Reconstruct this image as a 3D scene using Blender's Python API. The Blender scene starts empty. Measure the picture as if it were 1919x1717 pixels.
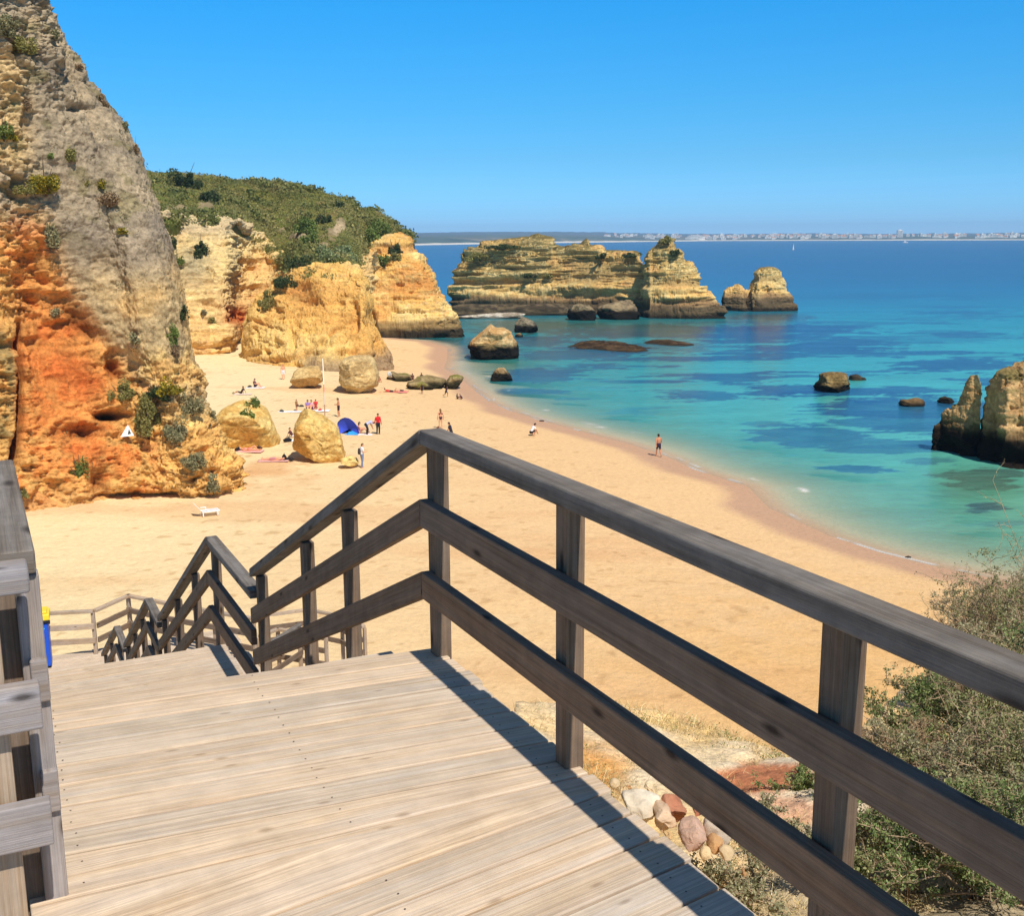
import bpy, bmesh, math, random
import numpy as np
from mathutils import Vector, Matrix

# ------------------------------------------------------------------ camera, world, sun, exposure
SC = bpy.context.scene
COL = SC.collection
CAM_H = 17.0          # eye height above the sea
FPX, PW, PH = 2067.0, 1919.0, 1717.0
PITCH = math.atan((858.5 - 446.0) / FPX)
ROLL = math.radians(0.35)
_F = np.array([0, math.cos(PITCH), -math.sin(PITCH)])
_R0 = np.array([1.0, 0, 0]); _U0 = np.array([0, math.sin(PITCH), math.cos(PITCH)])
_R = math.cos(ROLL) * _R0 - math.sin(ROLL) * _U0
_U = math.sin(ROLL) * _R0 + math.cos(ROLL) * _U0
CAM = np.array([0, 0, CAM_H])

cam_data = bpy.data.cameras.new('camera')
cam = bpy.data.objects.new('camera', cam_data)
COL.objects.link(cam)
cam_data.sensor_fit = 'HORIZONTAL'
cam_data.sensor_width = 36.0
cam_data.lens = 36.0 * FPX / PW
cam_data.clip_start = 0.05
cam_data.clip_end = 60000
M = Matrix.Identity(4)
for i in range(3):
    M[i][0] = _R[i]; M[i][1] = _U[i]; M[i][2] = -_F[i]; M[i][3] = CAM[i]
cam.matrix_world = M
SC.camera = cam

SKY_STRENGTH = 0.125
SUN_EL, SUN_AZ = math.radians(54), math.radians(151)     # azimuth clockwise from +Y
sun_vec = Vector((math.sin(SUN_AZ) * math.cos(SUN_EL), math.cos(SUN_AZ) * math.cos(SUN_EL), math.sin(SUN_EL)))
sd = bpy.data.lights.new('sun', 'SUN'); sd.energy = 4.9; sd.angle = math.radians(0.53); sd.color = (1.0, 0.95, 0.87)
so = bpy.data.objects.new('sun', sd); COL.objects.link(so)
so.rotation_euler = sun_vec.to_track_quat('Z', 'Y').to_euler()

world = bpy.data.worlds.new('World'); SC.world = world; world.use_nodes = True
wn = world.node_tree.nodes; wl = world.node_tree.links; wn.clear()
sky = wn.new('ShaderNodeTexSky'); sky.sky_type = 'NISHITA'; sky.sun_disc = False
sky.sun_elevation = SUN_EL; sky.sun_rotation = SUN_AZ
sky.air_density = 1.0; sky.dust_density = 0.2; sky.ozone_density = 2.0; sky.altitude = 0
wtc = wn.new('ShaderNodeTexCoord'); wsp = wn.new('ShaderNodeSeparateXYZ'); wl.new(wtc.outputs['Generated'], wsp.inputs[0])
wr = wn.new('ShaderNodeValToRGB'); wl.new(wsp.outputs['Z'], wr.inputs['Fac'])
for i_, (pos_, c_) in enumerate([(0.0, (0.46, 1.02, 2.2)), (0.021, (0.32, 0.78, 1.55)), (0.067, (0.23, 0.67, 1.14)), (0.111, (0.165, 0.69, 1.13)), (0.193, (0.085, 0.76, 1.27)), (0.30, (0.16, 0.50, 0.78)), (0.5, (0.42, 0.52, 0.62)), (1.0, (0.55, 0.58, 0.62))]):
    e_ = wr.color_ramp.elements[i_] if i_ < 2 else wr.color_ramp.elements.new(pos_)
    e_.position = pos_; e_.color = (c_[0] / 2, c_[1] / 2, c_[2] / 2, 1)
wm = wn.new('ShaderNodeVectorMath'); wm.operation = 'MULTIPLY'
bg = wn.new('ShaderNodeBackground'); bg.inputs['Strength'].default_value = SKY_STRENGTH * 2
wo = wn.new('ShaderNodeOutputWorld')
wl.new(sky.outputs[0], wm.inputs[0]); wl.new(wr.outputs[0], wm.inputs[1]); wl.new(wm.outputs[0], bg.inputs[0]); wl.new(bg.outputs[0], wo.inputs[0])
SC.view_settings.view_transform = 'Standard'; SC.view_settings.look = 'None'
SC.view_settings.exposure = 0.0; SC.view_settings.gamma = 1.0
SC.cycles.max_bounces = 6
SC.cycles.transparent_max_bounces = 16

# ------------------------------------------------------------------ geometry helpers
def ray(x, y):
    return _F * FPX + _R * (x - 959.5) - _U * (y - 858.5)
def P(x, y, z):                       # the point at height z seen at photo pixel x, y
    d = ray(x, y); return CAM + d * ((z - CAM_H) / d[2])
def PY(x, y, Y):                      # the point at forward distance Y
    d = ray(x, y); return CAM + d * (Y / d[1])
def rayv(x, y):
    x = np.asarray(x, float); y = np.asarray(y, float)
    return _F * FPX + _R * (x[..., None] - 959.5) - _U * (y[..., None] - 858.5)
def proj(V):
    v = V - CAM; z = v @ _F
    z = np.where(z < 0.01, 0.01, z)
    return 959.5 + FPX * (v @ _R) / z, 858.5 - FPX * (v @ _U) / z, z

def _hash(ix, iy, iz, seed):
    h = (ix * 374761393 + iy * 668265263 + iz * 2147483647 + seed * 1274126177) & 0xFFFFFFFF
    h = ((h ^ (h >> 13)) * 1274126177) & 0xFFFFFFFF
    h = ((h ^ (h >> 16)) * 2246822519) & 0xFFFFFFFF
    h = h ^ (h >> 15)
    return (h & 0xFFFFFF) / float(0xFFFFFF) * 2 - 1
def vnoise(p, seed=0):
    i = np.floor(p).astype(np.int64); f = p - i
    f = f * f * f * (f * (f * 6 - 15) + 10)
    r = 0
    for a in (0, 1):
        for b in (0, 1):
            for c in (0, 1):
                w = (f[..., 0] if a else 1 - f[..., 0]) * (f[..., 1] if b else 1 - f[..., 1]) * (f[..., 2] if c else 1 - f[..., 2])
                r = r + w * _hash(i[..., 0] + a, i[..., 1] + b, i[..., 2] + c, seed)
    return r
def fbm(p, scale=(1, 1, 1), octv=5, seed=0, gain=0.5, ridged=False):
    p = np.asarray(p, float) * np.asarray(scale, float)
    a, s, t = 1.0, 0, 0
    for o in range(octv):
        n = vnoise(p + 17.3 * o, seed + o)
        if ridged: n = 1 - 2 * np.abs(n)
        s = s + a * n; t += a; a *= gain; p = p * 2.03
    return s / t
def worley(p, scale=(1, 1, 1), seed=0):
    """F1, F2 and a random number per cell"""
    p = np.asarray(p, float) * np.asarray(scale, float); sh = p.shape[:-1]; p = p.reshape(-1, 3)
    i = np.floor(p).astype(np.int64); f1 = np.full(len(p), 9.0); f2 = np.full(len(p), 9.0); cr = np.zeros(len(p))
    for a in (-1, 0, 1):
        for b in (-1, 0, 1):
            for c in (-1, 0, 1):
                x, y, z = i[:, 0] + a, i[:, 1] + b, i[:, 2] + c
                h = _hash(x, y, z, seed); q = np.stack([x + .5 + .45 * h, y + .5 + .45 * _hash(x, y, z, seed + 1), z + .5 + .45 * _hash(x, y, z, seed + 2)], -1)
                d = ((p - q) ** 2).sum(1); m = d < f1
                f2 = np.where(m, f1, np.minimum(f2, d)); cr = np.where(m, h, cr); f1 = np.where(m, d, f1)
    return np.sqrt(f1).reshape(sh), np.sqrt(f2).reshape(sh), cr.reshape(sh)
def sstep(a, b, x):
    t = np.clip((x - a) / (b - a), 0, 1); return t * t * (3 - 2 * t)
def lin(c):
    c = np.asarray(c, float) / 255.0
    return np.where(c <= 0.04045, c / 12.92, ((c + 0.055) / 1.055) ** 2.4)
def mixc(a, b, t):
    t = np.asarray(t)[..., None]; return a * (1 - t) + b * t

def mk(name, verts, faces, mat=None, parent=None, smooth=False, col=None, uv=None, link=True):
    """mesh from numpy arrays; faces = (n,3|4) array or list of tuples"""
    me = bpy.data.meshes.new(name)
    verts = np.asarray(verts, np.float32)
    if isinstance(faces, np.ndarray):
        n, k = faces.shape
        me.vertices.add(len(verts)); me.vertices.foreach_set('co', verts.ravel())
        me.loops.add(n * k); me.loops.foreach_set('vertex_index', faces.astype(np.int32).ravel())
        me.polygons.add(n); me.polygons.foreach_set('loop_start', np.arange(0, n * k, k, dtype=np.int32))
        me.polygons.foreach_set('loop_total', np.full(n, k, np.int32))
        me.update(calc_edges=True)
    else:
        me.from_pydata([tuple(map(float, v)) for v in verts], [], faces); me.update()
    if smooth: me.polygons.foreach_set('use_smooth', np.ones(len(me.polygons), bool))
    if col is not None:
        col = np.asarray(col, np.float32)
        if col.shape[1] == 3: col = np.hstack([col, np.ones((len(col), 1), np.float32)])
        at = me.color_attributes.new('Col', 'FLOAT_COLOR', 'POINT'); at.data.foreach_set('color', col.ravel())
    if uv is not None:
        l = me.uv_layers.new(name='UVMap'); l.data.foreach_set('uv', np.asarray(uv, np.float32).ravel())
    if mat: me.materials.append(mat)
    o = bpy.data.objects.new(name, me)
    if link: COL.objects.link(o)
    if parent: o.parent = parent
    return o
def grid_faces(nr, nc, flip=False):
    a = np.arange(nr * nc).reshape(nr, nc)
    f = np.stack([a[:-1, :-1], a[:-1, 1:], a[1:, 1:], a[1:, :-1]], -1).reshape(-1, 4)
    return f[:, ::-1].copy() if flip else f
def tag(o, label=None, cat=None, group=None, kind=None):
    if label: o['label'] = label
    if cat: o['category'] = cat
    if group: o['group'] = group
    if kind: o['kind'] = kind
    return o
def thing(name, label, cat, loc=(0, 0, 0), rz=0, group=None):
    o = bpy.data.objects.new(name, None); COL.objects.link(o)
    o.location = loc; o.rotation_euler = (0, 0, rz); o.empty_display_size = 0.2
    return tag(o, label, cat, group)

# ------------------------------------------------------------------ materials
def nodes(name):
    m = bpy.data.materials.new(name); m.use_nodes = True
    n = m.node_tree.nodes; l = m.node_tree.links; n.clear()
    out = n.new('ShaderNodeOutputMaterial'); b = n.new('ShaderNodeBsdfPrincipled')
    l.new(b.outputs[0], out.inputs[0])
    return m, n, l, b, out
def noise_n(n, l, vec, scale, detail=6, rough=0.6, dist=0.0):
    t = n.new('ShaderNodeTexNoise'); t.inputs['Scale'].default_value = scale
    t.inputs['Detail'].default_value = detail; t.inputs['Roughness'].default_value = rough
    t.inputs['Distortion'].default_value = dist
    if vec is not None: l.new(vec, t.inputs['Vector'])
    return t
def mapr(n, l, src, a, b, c, d):
    m = n.new('ShaderNodeMapRange'); l.new(src, m.inputs['Value'])
    for k, v in zip(('From Min', 'From Max', 'To Min', 'To Max'), (a, b, c, d)): m.inputs[k].default_value = v
    return m.outputs[0]
def mixrgb(n, l, a, b, f, mode='MIX'):
    m = n.new('ShaderNodeMix'); m.data_type = 'RGBA'; m.blend_type = mode
    for sock, v in ((m.inputs[0], f), (m.inputs[6], a), (m.inputs[7], b)):
        if hasattr(v, 'is_linked') or hasattr(v, 'links'): l.new(v, sock)
        else: sock.default_value = (*v, 1) if isinstance(v, (tuple, list)) and len(v) == 3 else v
    return m.outputs[2]
def bumpn(n, l, h, strength, dist, b, prev=None):
    bp = n.new('ShaderNodeBump'); bp.inputs['Strength'].default_value = strength; bp.inputs['Distance'].default_value = dist
    l.new(h, bp.inputs['Height'])
    if prev is not None: l.new(prev, bp.inputs['Normal'])
    l.new(bp.outputs[0], b.inputs['Normal']); return bp.outputs[0]

def col_mat(name, rough=0.9, nscale=0.8, namp=0.25, bump=0.5, bdist=0.3, bscale=1.5, spec=0.25, cracks=0, speck=None):
    """vertex colour times fine noise, with two bumps: rock, sand, soil"""
    m, n, l, b, out = nodes(name)
    at = n.new('ShaderNodeAttribute'); at.attribute_name = 'Col'
    tc = n.new('ShaderNodeTexCoord')
    t1 = noise_n(n, l, tc.outputs['Object'], nscale, 8, 0.65)
    v = mapr(n, l, t1.outputs['Fac'], 0.25, 0.75, 1 - namp, 1 + namp)
    c = mixrgb(n, l, at.outputs['Color'], (1, 1, 1), 1.0, 'MULTIPLY')
    mm = n.new('ShaderNodeVectorMath'); mm.operation = 'SCALE'; l.new(at.outputs['Color'], mm.inputs[0]); l.new(v, mm.inputs['Scale'])
    base = mm.outputs[0]
    if speck:
        ts = noise_n(n, l, tc.outputs['Object'], speck[0], 6, 0.75); fs = mapr(n, l, ts.outputs['Fac'], 0.34, 0.66, 1 - speck[1], 1 + speck[1] * .7)
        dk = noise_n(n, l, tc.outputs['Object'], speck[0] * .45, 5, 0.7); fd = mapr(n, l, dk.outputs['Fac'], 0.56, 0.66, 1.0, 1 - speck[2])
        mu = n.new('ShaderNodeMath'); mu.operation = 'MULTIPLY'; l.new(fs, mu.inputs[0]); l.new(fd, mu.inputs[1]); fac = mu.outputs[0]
        if speck[3]:
            mz = n.new('ShaderNodeMapping'); mz.inputs['Scale'].default_value = (.10, .10, 1.0); l.new(tc.outputs['Object'], mz.inputs[0])
            tz = noise_n(n, l, mz.outputs[0], 2.6, 6, 0.75, 0.3); fz = mapr(n, l, tz.outputs['Fac'], 0.36, 0.62, 1 - speck[3], 1 + speck[3] * .5)
            m2 = n.new('ShaderNodeMath'); m2.operation = 'MULTIPLY'; l.new(fac, m2.inputs[0]); l.new(fz, m2.inputs[1]); fac = m2.outputs[0]
        m3 = n.new('ShaderNodeVectorMath'); m3.operation = 'SCALE'; l.new(base, m3.inputs[0]); l.new(fac, m3.inputs['Scale']); base = m3.outputs[0]
    l.new(base, b.inputs['Base Color'])
    b.inputs['Roughness'].default_value = rough; b.inputs['Specular IOR Level'].default_value = spec
    t2 = noise_n(n, l, tc.outputs['Object'], bscale, 10, 0.7)
    h = t2.outputs['Fac']
    if cracks:
        vo = n.new('ShaderNodeTexVoronoi'); vo.feature = 'DISTANCE_TO_EDGE'; vo.inputs['Scale'].default_value = cracks
        mp = n.new('ShaderNodeMapping'); mp.inputs['Scale'].default_value = (1, 1, 1.8)
        wv = n.new('ShaderNodeVectorMath'); wv.operation = 'MULTIPLY_ADD'; l.new(t2.outputs['Color'], wv.inputs[0]); wv.inputs[1].default_value = (.5, .5, .5); l.new(tc.outputs['Object'], wv.inputs[2])
        l.new(wv.outputs[0], mp.inputs[0]); l.new(mp.outputs[0], vo.inputs['Vector'])
        e = mapr(n, l, vo.outputs['Distance'], 0, .12, 0, .35)
        ad = n.new('ShaderNodeMath'); ad.operation = 'ADD'; l.new(h, ad.inputs[0]); l.new(e, ad.inputs[1]); h = ad.outputs[0]
    bumpn(n, l, h, bump, bdist, b)
    return m
def plain(name, c, rough=0.8, metal=0.0, nscale=20, namp=0.1, spec=0.3):
    m, n, l, b, out = nodes(name)
    tc = n.new('ShaderNodeTexCoord'); t = noise_n(n, l, tc.outputs['Object'], nscale, 4)
    v = mapr(n, l, t.outputs['Fac'], 0.3, 0.7, 1 - namp, 1 + namp)
    mm = n.new('ShaderNodeVectorMath'); mm.operation = 'SCALE'; mm.inputs[0].default_value = c; l.new(v, mm.inputs['Scale'])
    l.new(mm.outputs[0], b.inputs['Base Color'])
    b.inputs['Roughness'].default_value = rough; b.inputs['Metallic'].default_value = metal
    b.inputs['Specular IOR Level'].default_value = spec
    return m
def L(r, g, b, k=1.0):
    return tuple(float(x) * k for x in lin((r, g, b)))

def wood_mat(name, dark, light, silver, silver_amt=0.5, bump=0.35, knot=(0.03, 0.02, 0.015), knot_amt=0.8, knot_r=0.11, blotch=0.16):
    """UV x runs along the board in metres, y across; Col.r = board random"""
    m, n, l, b, out = nodes(name)
    uv = n.new('ShaderNodeUVMap'); at = n.new('ShaderNodeAttribute'); at.attribute_name = 'Col'
    mp = n.new('ShaderNodeMapping'); mp.inputs['Scale'].default_value = (0.55, 42, 1); l.new(uv.outputs[0], mp.inputs[0])
    t = noise_n(n, l, mp.outputs[0], 1.6, 10, 0.74, 0.5)
    mp2 = n.new('ShaderNodeMapping'); mp2.inputs['Scale'].default_value = (0.5, 9, 1); l.new(uv.outputs[0], mp2.inputs[0])
    t2 = noise_n(n, l, mp2.outputs[0], 2.5, 5, 0.6, 0.3)
    mp3 = n.new('ShaderNodeMapping'); mp3.inputs['Scale'].default_value = (2.2, 170, 1); l.new(uv.outputs[0], mp3.inputs[0])
    t3 = noise_n(n, l, mp3.outputs[0], 2.0, 6, 0.7)
    g = mapr(n, l, t.outputs['Fac'], 0.30, 0.70, 0, 1)
    c1 = mixrgb(n, l, dark, light, g)
    s = mapr(n, l, t2.outputs['Fac'], 0.35, 0.68, 0, silver_amt)
    c2 = mixrgb(n, l, c1, silver, s)
    # knots
    mp4 = n.new('ShaderNodeMapping'); mp4.inputs['Scale'].default_value = (2.6, 7.5, 1); l.new(uv.outputs[0], mp4.inputs[0])
    vo = n.new('ShaderNodeTexVoronoi'); vo.voronoi_dimensions = '2D'; vo.inputs['Scale'].default_value = 0.62; l.new(mp4.outputs[0], vo.inputs['Vector'])
    kf = mapr(n, l, vo.outputs['Distance'], 0.3 * knot_r, knot_r, knot_amt, 0.0)
    c3 = mixrgb(n, l, c2, knot, kf)
    f3a = mapr(n, l, t3.outputs['Fac'], 0.3, 0.7, 0.76, 1.17)
    crk = mapr(n, l, t3.outputs['Fac'], 0.27, 0.35, 0.45, 1.0)
    tb = noise_n(n, l, uv.outputs[0], 6.0, 7, 0.65); fb = mapr(n, l, tb.outputs['Fac'], 0.3, 0.7, 1 - blotch, 1 + blotch)
    q1 = n.new('ShaderNodeMath'); q1.operation = 'MULTIPLY'; l.new(f3a, q1.inputs[0]); l.new(crk, q1.inputs[1])
    q2 = n.new('ShaderNodeMath'); q2.operation = 'MULTIPLY'; l.new(q1.outputs[0], q2.inputs[0]); l.new(fb, q2.inputs[1]); f3 = q2.outputs[0]
    sep = n.new('ShaderNodeSeparateColor'); l.new(at.outputs['Color'], sep.inputs[0])
    rb = mapr(n, l, sep.outputs[0], 0, 1, 0.88, 1.10)
    mu = n.new('ShaderNodeMath'); mu.operation = 'MULTIPLY'; l.new(f3, mu.inputs[0]); l.new(rb, mu.inputs[1])
    mm = n.new('ShaderNodeVectorMath'); mm.operation = 'SCALE'; l.new(c3, mm.inputs[0]); l.new(mu.outputs[0], mm.inputs['Scale'])
    # warm / cool shift per board
    wsh = mixrgb(n, l, (1.03, 0.995, 0.96), (0.97, 0.995, 1.04), sep.outputs[1])
    c4 = mixrgb(n, l, mm.outputs[0], wsh, 1.0, 'MULTIPLY')
    l.new(c4, b.inputs['Base Color'])
    b.inputs['Roughness'].default_value = 0.82; b.inputs['Specular IOR Level'].default_value = 0.25
    ad = n.new('ShaderNodeMath'); ad.operation = 'MULTIPLY_ADD'; l.new(t3.outputs['Fac'], ad.inputs[0]); ad.inputs[1].default_value = 0.6; l.new(t.outputs['Fac'], ad.inputs[2])
    bumpn(n, l, ad.outputs[0], bump, 0.012, b)
    return m
# ------------------------------------------------------------------ shoreline, beach, sea
_sh_px = [(742, 634), (800, 640), (838, 652), (838, 672), (832, 690), (862, 708), (893, 735), (915, 752), (955, 770), (1010, 788), (1100, 812),
          (1170, 830), (1240, 852), (1300, 880), (1400, 912), (1440, 952), (1550, 1003), (1650, 1036), (1760, 1064), (1860, 1085), (1990, 1110)]
_sh = [(-420, 520), (-120, 330), (-40, 235)] + [tuple(P(x, y, 0)[:2]) for x, y in _sh_px] + [(60, 36), (200, -40)]
SH = np.array(_sh, float)
def sdist(X, Y):
    """signed distance to the waterline, positive inland"""
    X = np.asarray(X, float); Y = np.asarray(Y, float)
    best = np.full(X.shape, 1e9); sg = np.zeros(X.shape)
    for (ax, ay), (bx, by) in zip(SH[:-1], SH[1:]):
        dx, dy = bx - ax, by - ay; LL = dx * dx + dy * dy
        t = np.clip(((X - ax) * dx + (Y - ay) * dy) / LL, 0, 1)
        qx, qy = X - (ax + t * dx), Y - (ay + t * dy)
        d = np.hypot(qx, qy); cr = dx * qy - dy * qx
        m = d < best - 1e-9
        best = np.where(m, d, best); sg = np.where(m, np.where(cr > 0, -1, 1), sg)
    return best * sg
def beach_h(X, Y, s=None):
    if s is None: s = sdist(X, Y)
    up = 1.9 * (1 - np.exp(-np.maximum(s, 0) / 24.0))
    dn = np.maximum(0.075 * np.minimum(s, 0), -4)
    return up + dn
def on_beach(px, py):
    z = 1.0
    for _ in range(8):
        q = P(px, py, z); z = float(beach_h(q[0], q[1]))
    return q

m_sand = col_mat('sand', speck=(6, .07, .10, 0), rough=0.95, nscale=3.2, namp=0.10, bump=1.0, bdist=0.10, bscale=3.0, spec=0.1)
def build_beach():
    xs = np.concatenate([np.linspace(-170, -60, 90)[:-1], np.linspace(-60, -25, 120)[:-1], np.linspace(-25, 30, 340)[:-1], np.linspace(30, 110, 80)])
    ys = np.concatenate([np.linspace(8, 30, 30)[:-1], np.linspace(30, 100, 420)[:-1], np.linspace(100, 150, 140)[:-1], np.linspace(150, 330, 140)])
    X, Y = np.meshgrid(xs, ys)
    s = sdist(X, Y)
    p = np.stack([X, Y, 0 * X], -1)
    und = fbm(p, (0.12, 0.12, 1), 4, 5)
    fine = fbm(p, (0.9, 0.9, 1), 3, 9)
    f1, f2, cr = worley(p, (1.1, 1.1, 1), 3); dim = sstep(.42, .15, f1) * (cr > -.1)
    f1b, _, crb = worley(p, (.45, .45, 1), 8)
    tramp = sstep(-.25, .35, fbm(p, (.06, .06, 1), 4, 66))
    Z = -0.05 * dim * tramp * sstep(2, 6, s) - .04 * sstep(.5, .1, f1b) * sstep(2, 6, s) + beach_h(X, Y, s) + (0.10 * und + 0.035 * fine) * sstep(1, 12, s)
    pale = lin((255, 230, 176)); warm = lin((246, 204, 148)); orange = lin((242, 192, 124)); wet = lin((202, 160, 130)); bed = lin((232, 206, 168))
    # paler on the left under the cliffs, warmer towards the water and to the near right
    px, py, _ = proj(np.stack([X, Y, Z], -1))
    fx = sstep(-28, 6, X + 0.12 * (Y - 60) + 6 * und)
    c = mixc(pale, warm, fx)
    c = mixc(c, orange, sstep(0.0, 1.0, 0.9 * sstep(65, 30, Y) * sstep(-12, 16, X) + 0.25 * fine * fx))
    sw = s + 1.2 * fbm(p, (0.15, 0.15, 1), 3, 21)
    c = mixc(c, wet, sstep(3.4, 1.4, sw) * 0.85)
    c = mixc(c, bed, sstep(0.2, -2.5, s))
    red = sstep(0.25, 0.6, fbm(p, (0.05, 0.16, 1), 4, 33)) * sstep(4, 10, s) * 0.35
    c = mixc(c, lin((226, 168, 112)), red)
    # orange rock waste at the foot of the big cliff
    foot = sstep(14, 2, np.hypot((X + 27) * 0.55, Y - 74)) * sstep(-0.3, 0.4, fbm(p, (0.35, 0.35, 1), 4, 44) + 0.1)
    c = mixc(c, lin((222, 150, 88)), foot * 0.6)
    c = c * (1 - 0.07 * dim * tramp * sstep(2, 6, s))[..., None]
    spk = sstep(0.50, 0.62, fbm(p, (1.6, 1.6, 1), 2, 55)) * sstep(2, 8, s)
    c = mixc(c, lin((205, 160, 105)), spk * 0.5)
    V = np.stack([X, Y, Z], -1).reshape(-1, 3)
    o = mk('beach', V, grid_faces(*X.shape), m_sand, smooth=True, col=(np.clip(c * np.array([.86, .85, .86]), 0, .95)).reshape(-1, 3))
    tag(o, kind='structure')
build_beach()

# ------------------------------------------------------------------ sea
def water_mat():
    m, n, l, b, out = nodes('sea_water')
    at = n.new('ShaderNodeAttribute'); at.attribute_name = 'Col'
    geo = n.new('ShaderNodeNewGeometry')
    mp = n.new('ShaderNodeMapping'); mp.inputs['Scale'].default_value = (0.5, 0.8, 1); l.new(geo.outputs['Position'], mp.inputs[0])
    t1 = noise_n(n, l, mp.outputs[0], 1.2, 6, 0.62)
    mp2 = n.new('ShaderNodeMapping'); mp2.inputs['Scale'].default_value = (0.06, 0.16, 1); l.new(geo.outputs['Position'], mp2.inputs[0])
    t2 = noise_n(n, l, mp2.outputs[0], 1.0, 5, 0.6)
    v = mapr(n, l, t1.outputs['Fac'], 0.3, 0.7, 0.9, 1.1)
    v2 = mapr(n, l, t2.outputs['Fac'], 0.3, 0.7, 0.86, 1.14)
    mu = n.new('ShaderNodeMath'); mu.operation = 'MULTIPLY'; l.new(v, mu.inputs[0]); l.new(v2, mu.inputs[1])
    mm = n.new('ShaderNodeVectorMath'); mm.operation = 'SCALE'; l.new(at.outputs['Color'], mm.inputs[0]); l.new(mu.outputs[0], mm.inputs['Scale'])
    l.new(mm.outputs[0], b.inputs['Base Color'])
    b.inputs['Roughness'].default_value = 0.22; b.inputs['IOR'].default_value = 1.33
    b.inputs['Specular IOR Level'].default_value = 0.22
    l.new(at.outputs['Alpha'], b.inputs['Alpha'])
    ad = n.new('ShaderNodeMath'); ad.operation = 'MULTIPLY_ADD'; l.new(t2.outputs['Fac'], ad.inputs[0]); ad.inputs[1].default_value = 2.0; l.new(t1.outputs['Fac'], ad.inputs[2])
    bumpn(n, l, ad.outputs[0], 0.35, 0.25, b)
    return m
# patches of weed and reef on the sea bed: pixel centre, half width, half height, strength, brown
_patch = [(1290, 745, 75, 12, .8, 0), (1370, 714, 62, 8, .8, 0), (1485, 738, 120, 13, .95, 0), (1650, 742, 130, 10, .9, 0), (1640, 768, 160, 15, .9, 0),
          (1520, 822, 120, 26, .75, 0), (1700, 795, 140, 26, .8, 0), (1610, 850, 90, 12, .7, 0), (1545, 655, 150, 17, .95, 0), (1470, 625, 150, 16, .95, 0),
          (1330, 622, 110, 10, .7, .3), (1810, 592, 110, 9, .6, 0), (1800, 688, 120, 11, .9, 0), (1620, 883, 70, 7, .8, 0), (1110, 688, 80, 7, .7, 0),
          (1020, 700, 90, 13, .8, .1), (990, 728, 70, 6, .7, 0), (1240, 688, 32, 4, .8, 0), (1010, 612, 130, 14, .8, .9), (1200, 622, 150, 14, .85, .7),
          (1445, 598, 90, 10, .8, .6), (1860, 902, 90, 22, .85, .8), (1842, 952, 38, 9, .9, .5), (1800, 925, 60, 8, .4, .7), (900, 655, 60, 14, .75, .7), (1090, 660, 130, 14, .8, .3),
          (1700, 560, 220, 6, .35, 0), (1750, 640, 160, 7, .4, 0), (1200, 775, 60, 6, .35, 0), (1440, 800, 40, 5, .5, 0), (1760, 870, 60, 9, .6, .2),
          (1880, 990, 60, 8, .5, .4), (1060, 745, 40, 4, .5, 0), (1870, 770, 80, 12, .9, 0), (1000, 640, 80, 10, .8, .5), (1260, 650, 120, 10, .6, .4), (870, 640, 70, 8, .6, .8)]
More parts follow.
